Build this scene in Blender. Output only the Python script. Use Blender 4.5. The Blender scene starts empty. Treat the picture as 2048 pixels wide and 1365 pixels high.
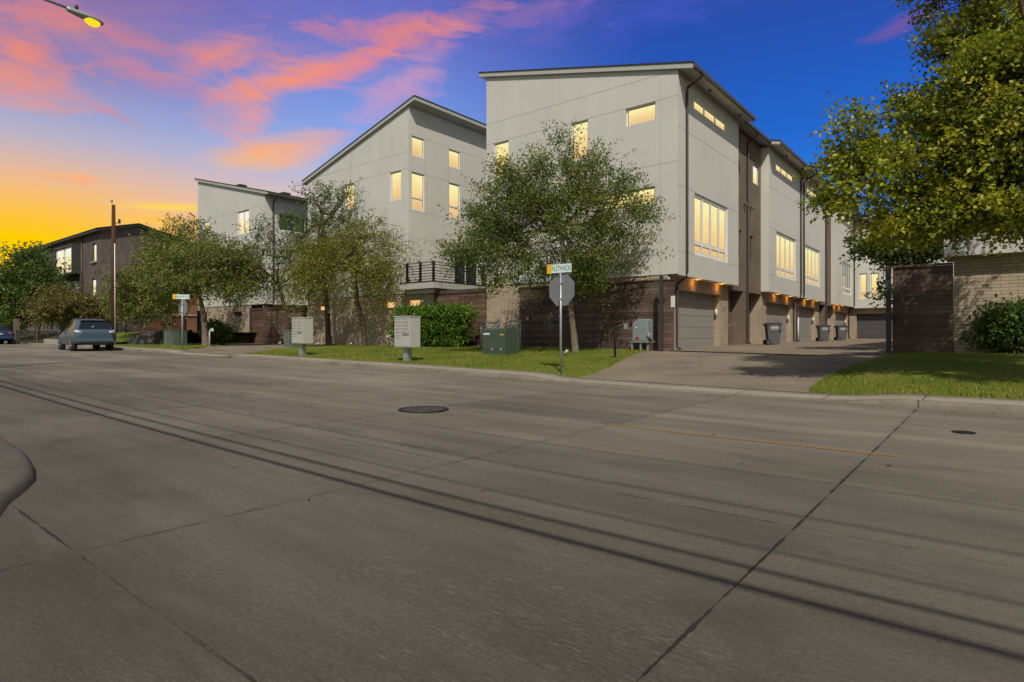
import bpy, math, random
import numpy as np
from mathutils import Vector, Matrix

R = math.radians
SC = bpy.context.scene
COL = SC.collection
ORG = {}                      # world origin of every thing that is built in world coordinates

# ------------------------------------------------------------------ node helpers
def NT(name):
    m = bpy.data.materials.new(name); m.use_nodes = True
    nt = m.node_tree; nt.nodes.clear()
    return m, nt
def N(nt, t, **kw):
    n = nt.nodes.new(t)
    for k, v in kw.items(): setattr(n, k, v)
    return n
def L(nt, a, b): nt.links.new(a, b)
def setin(n, **kw):
    for k, v in kw.items(): n.inputs[k.replace('_', ' ')].default_value = v
def math_n(nt, op, a, b=None, c=None, clamp=False):
    n = N(nt, 'ShaderNodeMath', operation=op); n.use_clamp = clamp
    for i, v in enumerate((a, b, c)):
        if v is None: continue
        if hasattr(v, 'is_linked') or hasattr(v, 'links'): L(nt, v, n.inputs[i])
        else: n.inputs[i].default_value = v
    return n.outputs[0]
def mixc(nt, f, a, b, mode='MIX'):
    n = N(nt, 'ShaderNodeMix', data_type='RGBA', blend_type=mode)
    for s, v in ((n.inputs[0], f), (n.inputs[6], a), (n.inputs[7], b)):
        if hasattr(v, 'links'): L(nt, v, s)
        elif isinstance(v, (int, float)): s.default_value = v
        else: s.default_value = (*v, 1)
    return n.outputs[2]
def ramp(nt, fac, stops, interp='LINEAR'):
    n = N(nt, 'ShaderNodeValToRGB'); n.color_ramp.interpolation = interp
    cr = n.color_ramp
    while len(cr.elements) < len(stops): cr.elements.new(0.5)
    for e, (p, c) in zip(cr.elements, stops):
        e.position = p; e.color = (*c, 1) if len(c) == 3 else c
    L(nt, fac, n.inputs[0]); return n.outputs[0]
def noise(nt, vec, scale, detail=4, rough=0.55, dist=0.0):
    n = N(nt, 'ShaderNodeTexNoise'); setin(n, Scale=scale, Detail=detail, Roughness=rough, Distortion=dist)
    L(nt, vec, n.inputs['Vector']); return n.outputs['Fac']
def mapped(nt, vec, scale=(1, 1, 1), rot=(0, 0, 0), loc=(0, 0, 0)):
    n = N(nt, 'ShaderNodeMapping'); n.inputs['Scale'].default_value = scale
    n.inputs['Rotation'].default_value = rot; n.inputs['Location'].default_value = loc
    L(nt, vec, n.inputs[0]); return n.outputs[0]
def position(nt): return N(nt, 'ShaderNodeNewGeometry').outputs['Position']
def finish(nt, col, rough=0.6, metal=0.0, bump=None, bstr=0.3, bdist=0.02, spec=0.5, coat=0.0):
    p = N(nt, 'ShaderNodeBsdfPrincipled'); o = N(nt, 'ShaderNodeOutputMaterial')
    for s, v in ((p.inputs['Base Color'], col), (p.inputs['Roughness'], rough), (p.inputs['Metallic'], metal)):
        if hasattr(v, 'links'): L(nt, v, s)
        elif isinstance(v, (int, float)): s.default_value = v
        else: s.default_value = (*v, 1)
    p.inputs['Specular IOR Level'].default_value = spec
    p.inputs['Coat Weight'].default_value = coat
    if bump is not None:
        b = N(nt, 'ShaderNodeBump'); setin(b, Strength=bstr, Distance=bdist)
        L(nt, bump, b.inputs['Height']); L(nt, b.outputs[0], p.inputs['Normal'])
    L(nt, p.outputs[0], o.inputs[0]); return p

# ------------------------------------------------------------------ materials
def m_plain(name, c, rough=0.5, metal=0.0, var=0.12, scale=6, spec=0.5, coat=0.0):
    m, nt = NT(name); pos = position(nt)
    f = noise(nt, pos, scale, 5)
    col = mixc(nt, f, [x * (1 - var) for x in c], [min(1, x * (1 + var)) for x in c])
    finish(nt, col, rough, metal, spec=spec, coat=coat); return m
def m_emit(name, c, s):
    m, nt = NT(name); e = N(nt, 'ShaderNodeEmission'); e.inputs[0].default_value = (*c, 1); e.inputs[1].default_value = s
    o = N(nt, 'ShaderNodeOutputMaterial'); L(nt, e.outputs[0], o.inputs[0]); return m

def m_stucco(name, base):
    m, nt = NT(name); pos = position(nt)
    big = noise(nt, pos, 0.35, 4)
    streak = noise(nt, mapped(nt, pos, (1.3, 1.3, 0.3)), 1.2, 5, 0.6)
    fine = noise(nt, pos, 60, 4)
    f = math_n(nt, 'ADD', math_n(nt, 'MULTIPLY', big, 0.55), math_n(nt, 'MULTIPLY', streak, 0.45))
    col = ramp(nt, f, [(0.30, [x * 0.92 for x in base]), (0.5, base), (0.70, [min(1, x * 1.05) for x in base])])
    col = mixc(nt, 0.12, col, ramp(nt, fine, [(0.3, (0.3, 0.3, 0.3)), (0.7, (0.8, 0.8, 0.8))]), 'OVERLAY')
    finish(nt, col, 0.9, bump=fine, bstr=0.25, bdist=0.01, spec=0.2); return m
def m_brick(name, c1, c2, mortar, w=0.40, h=0.10):
    m, nt = NT(name); pos = position(nt)
    s = N(nt, 'ShaderNodeSeparateXYZ'); L(nt, pos, s.inputs[0])
    u = math_n(nt, 'ADD', s.outputs[0], s.outputs[1])
    cb = N(nt, 'ShaderNodeCombineXYZ'); L(nt, u, cb.inputs[0]); L(nt, s.outputs[2], cb.inputs[1])
    b = N(nt, 'ShaderNodeTexBrick'); L(nt, cb.outputs[0], b.inputs['Vector'])
    setin(b, Scale=1.0, Mortar_Size=0.008, Mortar_Smooth=0.2, Brick_Width=w, Row_Height=h)
    b.inputs['Color1'].default_value = (*c1, 1); b.inputs['Color2'].default_value = (*c2, 1); b.inputs['Mortar'].default_value = (*mortar, 1)
    n = noise(nt, pos, 1.3, 5); fine = noise(nt, pos, 35, 4)
    col = mixc(nt, 0.6, b.outputs['Color'], ramp(nt, n, [(0.3, (0.34, 0.34, 0.34)), (0.7, (0.62, 0.62, 0.62))]), 'OVERLAY')
    col = mixc(nt, 0.25, col, ramp(nt, fine, [(0.3, (0.3, 0.3, 0.3)), (0.7, (0.7, 0.7, 0.7))]), 'OVERLAY')
    hgt = math_n(nt, 'SUBTRACT', 1.0, b.outputs['Fac'])
    finish(nt, col, 0.9, bump=hgt, bstr=0.6, bdist=0.01, spec=0.2); return m
def m_wood(name, c, axis='x'):
    m, nt = NT(name); pos = position(nt)
    at = N(nt, 'ShaderNodeAttribute', attribute_name='rnd')
    sc = (1.2, 1.2, 22) if axis == 'x' else (22, 22, 1.2)
    g = noise(nt, mapped(nt, pos, sc), 2.2, 6, 0.65, 0.6)
    blot = noise(nt, pos, 0.9, 4)
    f = math_n(nt, 'ADD', math_n(nt, 'MULTIPLY', g, 0.6), math_n(nt, 'MULTIPLY_ADD', at.outputs['Fac'], 0.28, 0.06))
    col = ramp(nt, f, [(0.2, [x * 0.5 for x in c]), (0.5, c), (0.8, [x * 1.7 for x in c])])
    col = mixc(nt, 0.7, col, ramp(nt, blot, [(0.35, (0.3, 0.3, 0.3)), (0.65, (0.66, 0.63, 0.6))]), 'OVERLAY')
    finish(nt, col, 0.7, bump=g, bstr=0.4, bdist=0.006, spec=0.3); return m
def m_leaf(name, dark, mid, light, trans=0.35):
    m, nt = NT(name)
    at = N(nt, 'ShaderNodeAttribute', attribute_name='rnd')
    col = ramp(nt, at.outputs['Fac'], [(0.05, dark), (0.5, mid), (0.95, light)])
    d = N(nt, 'ShaderNodeBsdfDiffuse'); t = N(nt, 'ShaderNodeBsdfTranslucent'); g = N(nt, 'ShaderNodeBsdfGlossy')
    g.inputs['Roughness'].default_value = 0.45; g.inputs[0].default_value = (0.5, 0.5, 0.45, 1)
    L(nt, col, d.inputs[0])
    tc = mixc(nt, 0.5, col, (0.16, 0.2, 0.01), 'ADD'); L(nt, tc, t.inputs[0])
    a = N(nt, 'ShaderNodeMixShader'); a.inputs[0].default_value = trans; L(nt, d.outputs[0], a.inputs[1]); L(nt, t.outputs[0], a.inputs[2])
    b = N(nt, 'ShaderNodeMixShader'); b.inputs[0].default_value = 0.05; L(nt, a.outputs[0], b.inputs[1]); L(nt, g.outputs[0], b.inputs[2])
    o = N(nt, 'ShaderNodeOutputMaterial'); L(nt, b.outputs[0], o.inputs[0]); return m
def m_bark(name, c):
    m, nt = NT(name); pos = position(nt)
    g = noise(nt, mapped(nt, pos, (9, 9, 1.6)), 3, 6, 0.7)
    col = ramp(nt, g, [(0.3, [x * 0.45 for x in c]), (0.7, [x * 1.4 for x in c])])
    finish(nt, col, 0.9, bump=g, bstr=0.8, bdist=0.02, spec=0.2); return m
def m_lit(name, top, mid, low, s):
    m, nt = NT(name)
    tc = N(nt, 'ShaderNodeTexCoord'); sp = N(nt, 'ShaderNodeSeparateXYZ'); L(nt, tc.outputs['Generated'], sp.inputs[0])
    pos = position(nt)
    n = noise(nt, pos, 1.1, 2)
    z = math_n(nt, 'ADD', sp.outputs[2], math_n(nt, 'MULTIPLY', math_n(nt, 'SUBTRACT', n, 0.5), 0.5))
    col = ramp(nt, z, [(0.0, low), (0.55, mid), (0.92, top)])
    e = N(nt, 'ShaderNodeEmission'); L(nt, col, e.inputs[0]); e.inputs[1].default_value = s
    g = N(nt, 'ShaderNodeBsdfGlossy'); g.inputs['Roughness'].default_value = 0.05; g.inputs[0].default_value = (0.8, 0.8, 0.8, 1)
    mx = N(nt, 'ShaderNodeMixShader'); mx.inputs[0].default_value = 0.05
    L(nt, e.outputs[0], mx.inputs[1]); L(nt, g.outputs[0], mx.inputs[2])
    o = N(nt, 'ShaderNodeOutputMaterial'); L(nt, mx.outputs[0], o.inputs[0]); return m

def band(nt, coord, centre, half, wob=None, wamp=0.0):
    """1 inside |coord-centre|<half"""
    c = coord
    if wob is not None: c = math_n(nt, 'ADD', coord, math_n(nt, 'MULTIPLY', math_n(nt, 'SUBTRACT', wob, 0.5), wamp))
    d = math_n(nt, 'ABSOLUTE', math_n(nt, 'SUBTRACT', c, centre))
    return math_n(nt, 'LESS_THAN', d, half)

def m_road():
    m, nt = NT('road_concrete'); pos = position(nt)
    s = N(nt, 'ShaderNodeSeparateXYZ'); L(nt, pos, s.inputs[0]); X, Y = s.outputs[0], s.outputs[1]
    big = noise(nt, pos, 0.18, 4, 0.5)
    mid = noise(nt, mapped(nt, pos, (0.35, 1.6, 1)), 0.9, 6, 0.62)
    fine = noise(nt, pos, 42, 5, 0.7)
    grit = noise(nt, pos, 190, 3, 0.7)
    base = ramp(nt, math_n(nt, 'ADD', math_n(nt, 'MULTIPLY', big, 0.5), math_n(nt, 'MULTIPLY', mid, 0.5)),
                [(0.34, (0.074, 0.064, 0.050)), (0.5, (0.104, 0.091, 0.072)), (0.66, (0.142, 0.126, 0.102))])
    # wheel tracks and oil lines along the street
    tr = noise(nt, mapped(nt, pos, (0.03, 1.1, 1)), 1.0, 4, 0.6)
    base = mixc(nt, 0.6, base, ramp(nt, tr, [(0.35, (0.36, 0.35, 0.35)), (0.62, (0.58, 0.57, 0.56))]), 'OVERLAY')
    base = mixc(nt, 0.5, base, ramp(nt, fine, [(0.3, (0.25, 0.25, 0.25)), (0.7, (0.75, 0.75, 0.75))]), 'OVERLAY')
    # tined grooves, worn pale in patches
    warp = noise(nt, pos, 1.1, 2)
    gl = noise(nt, mapped(nt, pos, (10.0, 210, 1), (0, 0, R(2))), 1.0, 3, 0.6)
    gmask = ramp(nt, gl, [(0.56, (0, 0, 0)), (0.66, (1, 1, 1))])
    worn = ramp(nt, noise(nt, mapped(nt, pos, (1, 1, 1), loc=(3.7, 1.9, 0)), 0.42, 5, 0.65), [(0.52, (0, 0, 0)), (0.66, (1, 1, 1))])
    ctr = N(nt, 'ShaderNodeVectorMath', operation='DISTANCE'); L(nt, pos, ctr.inputs[0]); ctr.inputs[1].default_value = (-1.75, 2.2, 0)
    worn = math_n(nt, 'MAXIMUM', math_n(nt, 'MULTIPLY', worn, .55), math_n(nt, 'MULTIPLY', math_n(nt, 'SUBTRACT', 1.0, math_n(nt, 'DIVIDE', ctr.outputs['Value'], 1.5), clamp=True), ramp(nt, noise(nt, pos, 1.6, 5, .65), [(.38, (0, 0, 0)), (.6, (1, 1, 1))])))
    wm = math_n(nt, 'MULTIPLY', math_n(nt, 'MULTIPLY', gmask, worn), 0.8)
    base = mixc(nt, wm, base, (0.34, 0.315, 0.275))
    base = mixc(nt, math_n(nt, 'MULTIPLY', gmask, 0.10), base, (0.24, 0.22, 0.18))
    vignette = N(nt, 'ShaderNodeMapRange'); L(nt, math_n(nt, 'ADD', Y, math_n(nt, 'MULTIPLY', big, 3.0)), vignette.inputs[0])  # vignette painted into the concrete: darker near the camera, paler far off
    for q, v in zip((1, 2, 3, 4), (1.6, 9.0, .70, 1.68)): vignette.inputs[q].default_value = v
    sc_ = N(nt, 'ShaderNodeVectorMath', operation='SCALE'); L(nt, base, sc_.inputs[0]); L(nt, vignette.outputs[0], sc_.inputs['Scale']); base = sc_.outputs[0]
    fx = math_n(nt, 'FLOOR', math_n(nt, 'DIVIDE', math_n(nt, 'ADD', X, 1.0), 3.05)); fy = math_n(nt, 'FLOOR', math_n(nt, 'DIVIDE', math_n(nt, 'SUBTRACT', Y, 1.1), 3.07))
    cs_ = N(nt, 'ShaderNodeCombineXYZ'); L(nt, fx, cs_.inputs[0]); L(nt, fy, cs_.inputs[1])
    wh = N(nt, 'ShaderNodeTexWhiteNoise', noise_dimensions='2D'); L(nt, cs_.outputs[0], wh.inputs['Vector'])
    s2 = N(nt, 'ShaderNodeVectorMath', operation='SCALE'); L(nt, base, s2.inputs[0]); L(nt, math_n(nt, 'MULTIPLY_ADD', wh.outputs['Value'], .22, .89), s2.inputs['Scale']); base = s2.outputs[0]
    stn = ramp(nt, noise(nt, mapped(nt, pos, (.5, 1.0, 1), loc=(9.1, 4.2, 0)), 1.1, 5, 0.6, 0.5), [(0.58, (0, 0, 0)), (0.72, (1, 1, 1))])
    base = mixc(nt, math_n(nt, 'MULTIPLY', stn, .45), base, (0.048, 0.042, 0.034))
    pal = ramp(nt, noise(nt, mapped(nt, pos, (.22, .9, 1), loc=(2.1, 7.7, 0)), 1.0, 5, 0.65), [(0.56, (0, 0, 0)), (0.70, (1, 1, 1))])
    base = mixc(nt, math_n(nt, 'MULTIPLY', pal, .35), base, (0.21, 0.19, 0.155))
    # spots
    sp = N(nt, 'ShaderNodeTexVoronoi'); sp.inputs['Scale'].default_value = 2.3; L(nt, pos, sp.inputs['Vector'])
    spot = math_n(nt, 'LESS_THAN', sp.outputs['Distance'], 0.028)
    base = mixc(nt, math_n(nt, 'MULTIPLY', spot, 0.6), base, (0.05, 0.045, 0.04))
    # joints: across the street every 3 m, along it every 3.05 m
    wob = noise(nt, pos, 2.2, 5, 0.7)
    wob2 = noise(nt, pos, 26, 5, 0.75)
    jx = math_n(nt, 'PINGPONG', math_n(nt, 'ADD', X, 1.0), 1.525)
    jy = math_n(nt, 'PINGPONG', math_n(nt, 'SUBTRACT', Y, 1.1), 1.535)
    wx = math_n(nt, 'MULTIPLY', math_n(nt, 'ADD', math_n(nt, 'MULTIPLY', math_n(nt, 'SUBTRACT', wob, 0.5), 1.0), math_n(nt, 'MULTIPLY', math_n(nt, 'SUBTRACT', wob2, 0.5), 0.28)), 0.06)
    dx = math_n(nt, 'ABSOLUTE', math_n(nt, 'ADD', jx, wx)); dy = math_n(nt, 'ABSOLUTE', math_n(nt, 'ADD', jy, wx))
    broken = ramp(nt, noise(nt, mapped(nt, pos, (1.0, 1.0, 1)), 0.8, 3, 0.6), [(0.40, (0.1, 0.1, 0.1)), (0.55, (1, 1, 1))])
    # only the joint at x = -1 is wide and continuous
    ismain = math_n(nt, 'LESS_THAN', math_n(nt, 'ABSOLUTE', math_n(nt, 'ADD', X, 1.0)), 0.5)
    wdt = math_n(nt, 'ADD', -0.0015, math_n(nt, 'MULTIPLY', wob2, 0.0155))
    wdt = math_n(nt, 'ADD', wdt, math_n(nt, 'MULTIPLY', ismain, 0.0012))
    lx = math_n(nt, 'LESS_THAN', dx, wdt); ly = math_n(nt, 'LESS_THAN', dy, math_n(nt, 'MULTIPLY', wdt, 0.75))
    lx = math_n(nt, 'MULTIPLY', lx, math_n(nt, 'MAXIMUM', broken, math_n(nt, 'MULTIPLY', ismain, 0.95)))
    ly = math_n(nt, 'MULTIPLY', ly, broken)
    ln = math_n(nt, 'MAXIMUM', lx, ly)
    soft = math_n(nt, 'MULTIPLY', math_n(nt, 'SUBTRACT', 1.0, math_n(nt, 'DIVIDE', dx, 0.10), clamp=True), math_n(nt, 'MULTIPLY', wob2, 0.35))
    base = mixc(nt, soft, base, (0.08, 0.068, 0.055))
    col = mixc(nt, math_n(nt, 'MULTIPLY', ln, 0.93), base, (0.020, 0.016, 0.013))
    h = math_n(nt, 'ADD', math_n(nt, 'MULTIPLY', gl, 0.5), math_n(nt, 'MULTIPLY', grit, 0.5))
    h = math_n(nt, 'SUBTRACT', h, ln)
    finish(nt, col, 0.85, bump=h, bstr=0.7, bdist=0.010, spec=0.25); return m
def m_concrete(name, c, joint=None, stain=0.6):
    m, nt = NT(name); pos = position(nt)
    a = noise(nt, pos, 0.6, 5, 0.6); b = noise(nt, pos, 7, 5, 0.65); f = noise(nt, pos, 70, 4)
    col = ramp(nt, math_n(nt, 'ADD', math_n(nt, 'MULTIPLY', a, 0.6), math_n(nt, 'MULTIPLY', b, 0.4)),
               [(0.32, [x * (1 - 0.45 * stain) for x in c]), (0.5, c), (0.7, [x * (1 + 0.3 * stain) for x in c])])
    col = mixc(nt, 0.2, col, ramp(nt, f, [(0.3, (0.25, 0.25, 0.25)), (0.7, (0.75, 0.75, 0.75))]), 'OVERLAY')
    if joint:
        s = N(nt, 'ShaderNodeSeparateXYZ'); L(nt, pos, s.inputs[0])
        j = math_n(nt, 'PINGPONG', math_n(nt, 'ADD', s.outputs[0], joint[1]), joint[0] / 2)
        col = mixc(nt, math_n(nt, 'MULTIPLY', math_n(nt, 'LESS_THAN', j, 0.012), 0.85), col, (0.04, 0.035, 0.03))
    finish(nt, col, 0.88, bump=f, bstr=0.25, bdist=0.006, spec=0.25); return m
def m_ground(name, c1, c2):
    m, nt = NT(name); pos = position(nt)
    a = noise(nt, pos, 0.8, 6, 0.65); f = noise(nt, pos, 28, 5, 0.7)
    col = mixc(nt, ramp(nt, a, [(0.35, (0, 0, 0)), (0.65, (1, 1, 1))]), c1, c2)
    col = mixc(nt, 0.5, col, ramp(nt, f, [(0.3, (0.2, 0.2, 0.2)), (0.7, (0.8, 0.8, 0.8))]), 'OVERLAY')
    finish(nt, col, 0.95, bump=f, bstr=0.8, bdist=0.03, spec=0.1); return m
def m_stone():
    m, nt = NT('stone'); pos = position(nt)
    v = N(nt, 'ShaderNodeTexVoronoi'); v.inputs['Scale'].default_value = 3.2; L(nt, pos, v.inputs['Vector'])
    f = noise(nt, pos, 12, 5)
    col = mixc(nt, f, (0.035, 0.034, 0.036), (0.11, 0.105, 0.10))
    col = mixc(nt, math_n(nt, 'GREATER_THAN', math_n(nt, 'ADD', v.outputs['Distance'], math_n(nt, 'MULTIPLY', f, .25)), 0.62), col, (0.02, 0.02, 0.02))
    finish(nt, col, 0.9, bump=f, bstr=0.9, bdist=0.05, spec=0.2); return m
def m_carpaint(name, c):
    m, nt = NT(name); pos = position(nt); n = noise(nt, pos, 2, 3)
    col = mixc(nt, n, [x * 0.85 for x in c], [x * 1.1 for x in c])
    finish(nt, col, 0.38, 0.1, spec=0.5, coat=0.25); return m
def m_glass(name, c, rough=0.06):
    m, nt = NT(name); pos = position(nt); n = noise(nt, pos, 1.2, 3)
    finish(nt, mixc(nt, n, [x * 0.7 for x in c], [x * 1.3 for x in c]), rough, 0.0, spec=0.9, coat=0.4); return m

M = {}
M['stucco'] = m_stucco('stucco', (0.565, 0.56, 0.52))
M['groove'] = m_plain('groove', (0.32, 0.31, 0.285), 0.9)
M['stucco2'] = m_stucco('stucco_warm', (0.575, 0.56, 0.505))
M['brick'] = m_brick('tan_brick', (0.47, 0.375, 0.275), (0.42, 0.335, 0.245), (0.20, 0.16, 0.125))
M['taupe'] = m_brick('taupe_brick', (0.205, 0.155, 0.118), (0.185, 0.14, 0.108), (0.15, 0.115, 0.09))
M['darkbrick'] = m_brick('dark_brick', (0.16, 0.128, 0.115), (0.135, 0.108, 0.100), (0.08, 0.068, 0.064), 0.22, 0.075)
M['siding'] = m_wood('dark_siding', (0.135, 0.110, 0.103), 'z')
M['redbrick'] = m_brick('red_brick', (0.24, 0.085, 0.05), (0.19, 0.07, 0.045), (0.2, 0.14, 0.11), 0.22, 0.075)
M['wood'] = m_wood('dark_wood', (0.125, 0.084, 0.068), 'x')
M['woodred'] = m_wood('brown_wood', (0.15, 0.088, 0.066), 'x')
M['fascia'] = m_plain('fascia_paint', (0.42, 0.42, 0.39), 0.6)
M['soffit'] = m_plain('soffit_paint', (0.50, 0.49, 0.45), 0.8)
M['shingle'] = m_plain('roof_shingle', (0.035, 0.035, 0.04), 0.9, var=0.5, scale=14)
M['gutter'] = m_plain('gutter_metal', (0.12, 0.105, 0.09), 0.45, 0.4)
M['spout'] = m_plain('downspout_metal', (0.085, 0.075, 0.066), 0.45, 0.4)
M['frame'] = m_plain('window_frame', (0.86, 0.84, 0.78), 0.5)
M['darkframe'] = m_plain('dark_frame', (0.05, 0.05, 0.05), 0.5)
M['garage'] = m_plain('garage_door_paint', (0.27, 0.26, 0.24), 0.6, var=0.1, scale=1.2)
M['darkdoor'] = m_plain('dark_garage_paint', (0.075, 0.072, 0.076), 0.6)
M['lit'] = m_lit('lit_window', (1.0, 0.91, 0.43), (0.97, 0.74, 0.31), (0.82, 0.53, 0.25), 1.0)
M['litlow'] = m_lit('lit_window_amber', (1.0, 0.66, 0.20), (1.0, 0.60, 0.18), (0.95, 0.62, 0.28), 0.95)
M['litwhite'] = m_lit('lit_window_white', (0.95, 0.93, 0.80), (1.0, 0.88, 0.52), (0.92, 0.74, 0.40), 1.0)
M['dim'] = m_glass('dark_glass', (0.022, 0.028, 0.035))
M['teal'] = m_glass('teal_glass', (0.014, 0.045, 0.050), .25)
M['black'] = m_plain('black_metal', (0.022, 0.022, 0.024), 0.45, 0.3)
M['postdark'] = m_plain('dark_post_paint', (0.038, 0.038, 0.045), 0.6, var=0.3, scale=9)
M['galv'] = m_plain('galvanised_steel', (0.36, 0.40, 0.39), 0.45, 0.5, var=0.2)
M['signback'] = m_plain('sign_back_aluminium', (0.27, 0.27, 0.29), 0.5, 0.45, var=0.18, scale=4)
M['signwhite'] = m_plain('sign_white', (0.62, 0.74, 0.72), 0.5)
M['signyellow'] = m_plain('sign_yellow', (0.75, 0.42, 0.02), 0.5)
M['signgreen'] = m_plain('sign_green_letters', (0.01, 0.14, 0.13), 0.6)
M['mailbox'] = m_plain('mailbox_paint', (0.42, 0.42, 0.385), 0.5)
M['mailslot'] = m_plain('mailbox_slot', (0.20, 0.20, 0.19), 0.6)
M['xfgreen'] = m_plain('transformer_green', (0.055, 0.082, 0.060), 0.45, var=0.2, scale=3)
M['palegreen'] = m_plain('pale_green_cabinet', (0.12, 0.15, 0.125), 0.6, var=0.2, scale=3)
M['pad'] = m_plain('concrete_pad', (0.32, 0.30, 0.26), 0.9)
M['white'] = m_plain('white_paint', (0.70, 0.69, 0.64), 0.5)
M['bluegrey'] = m_plain('bluegrey_plastic', (0.21, 0.25, 0.27), 0.5, var=0.18, scale=5)
M['red'] = m_plain('red_plastic', (0.30, 0.035, 0.03), 0.4)
M['bin'] = m_plain('bin_plastic', (0.095, 0.097, 0.10), 0.55, var=0.15)
M['binlid'] = m_plain('bin_lid_plastic', (0.030, 0.031, 0.033), 0.5)
M['rubber'] = m_plain('rubber', (0.015, 0.015, 0.015), 0.8)
M['chrome'] = m_plain('alloy_wheel', (0.55, 0.55, 0.56), 0.3, 0.8)
M['lamplens'] = m_plain('clear_lamp_lens', (0.55, 0.52, 0.50), 0.15, 0.3, coat=0.6)
M['carblue'] = m_carpaint('blue_car_paint', (0.055, 0.092, 0.125))
M['carnavy'] = m_carpaint('navy_car_paint', (0.022, 0.045, 0.12))
M['carglass'] = m_glass('car_glass', (0.010, 0.012, 0.014))
M['plate'] = m_plain('number_plate_white', (0.55, 0.56, 0.56), 0.5)
M['iron'] = m_plain('cast_iron', (0.018, 0.016, 0.015), 0.55, 0.4, var=0.35, scale=20)
M['ironlight'] = m_plain('worn_iron', (0.07, 0.064, 0.06), 0.5, 0.4, var=0.35, scale=20)
M['yellowpaint'] = m_plain('road_yellow', (0.23, 0.135, 0.040), 0.8, var=0.4, scale=16)
M['polewood'] = m_bark('pole_wood', (0.085, 0.038, 0.026))
M['greypole'] = m_bark('pole_wood_grey', (0.16, 0.13, 0.10))
M['sodium'] = m_emit('sodium_lens', (1.0, 0.74, 0.02), 1.0)
M['lamp'] = m_emit('soffit_bulb', (1.0, 0.50, 0.10), 4.0)
M['lampgrey'] = m_plain('lamp_head_grey', (0.33, 0.37, 0.36), 0.45, 0.3)
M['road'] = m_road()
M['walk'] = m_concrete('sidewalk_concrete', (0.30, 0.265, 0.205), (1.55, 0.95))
M['drive'] = m_concrete('driveway_concrete', (0.205, 0.165, 0.122), None, 0.8)
M['stone'] = m_stone()
M['dirt'] = m_ground('dirt', (0.05, 0.035, 0.02), (0.09, 0.065, 0.04))
M['turf'] = m_ground('turf', (0.095, 0.135, 0.016), (0.165, 0.170, 0.030))
M['far'] = m_ground('far_ground', (0.06, 0.065, 0.03), (0.10, 0.085, 0.05))
M['grass'] = m_leaf('grass_blades', (0.065, 0.115, 0.010), (0.165, 0.210, 0.022), (0.330, 0.285, 0.055), 0.3)
M['leaf_elm'] = m_leaf('elm_leaves', (0.032, 0.060, 0.012), (0.105, 0.155, 0.024), (0.300, 0.290, 0.050))
M['leaf_olive'] = m_leaf('olive_leaves', (0.050, 0.072, 0.018), (0.150, 0.185, 0.038), (0.340, 0.320, 0.075))
M['leaf_deep'] = m_leaf('deep_green_leaves', (0.026, 0.050, 0.015), (0.080, 0.125, 0.030), (0.215, 0.220, 0.055))
M['leaf_yellow'] = m_leaf('yellow_green_leaves', (0.072, 0.092, 0.014), (0.190, 0.205, 0.020), (0.370, 0.325, 0.040))
M['leaf_big'] = m_leaf('pear_leaves', (0.060, 0.100, 0.012), (0.220, 0.260, 0.020), (0.580, 0.510, 0.036))
M['leaf_hedge'] = m_leaf('hedge_leaves', (0.018, 0.050, 0.006), (0.078, 0.170, 0.014), (0.190, 0.300, 0.028))
M['leaf_far'] = m_leaf('street_tree_leaves', (0.025, 0.050, 0.013), (0.084, 0.143, 0.029), (0.179, 0.252, 0.050))
M['leaf_rust'] = m_leaf('rust_green_leaves', (0.059, 0.059, 0.019), (0.158, 0.134, 0.038), (0.315, 0.221, 0.063))
M['bark'] = m_bark('bark', (0.085, 0.060, 0.042))
M['barklight'] = m_bark('light_bark', (0.17, 0.135, 0.10))

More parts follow.
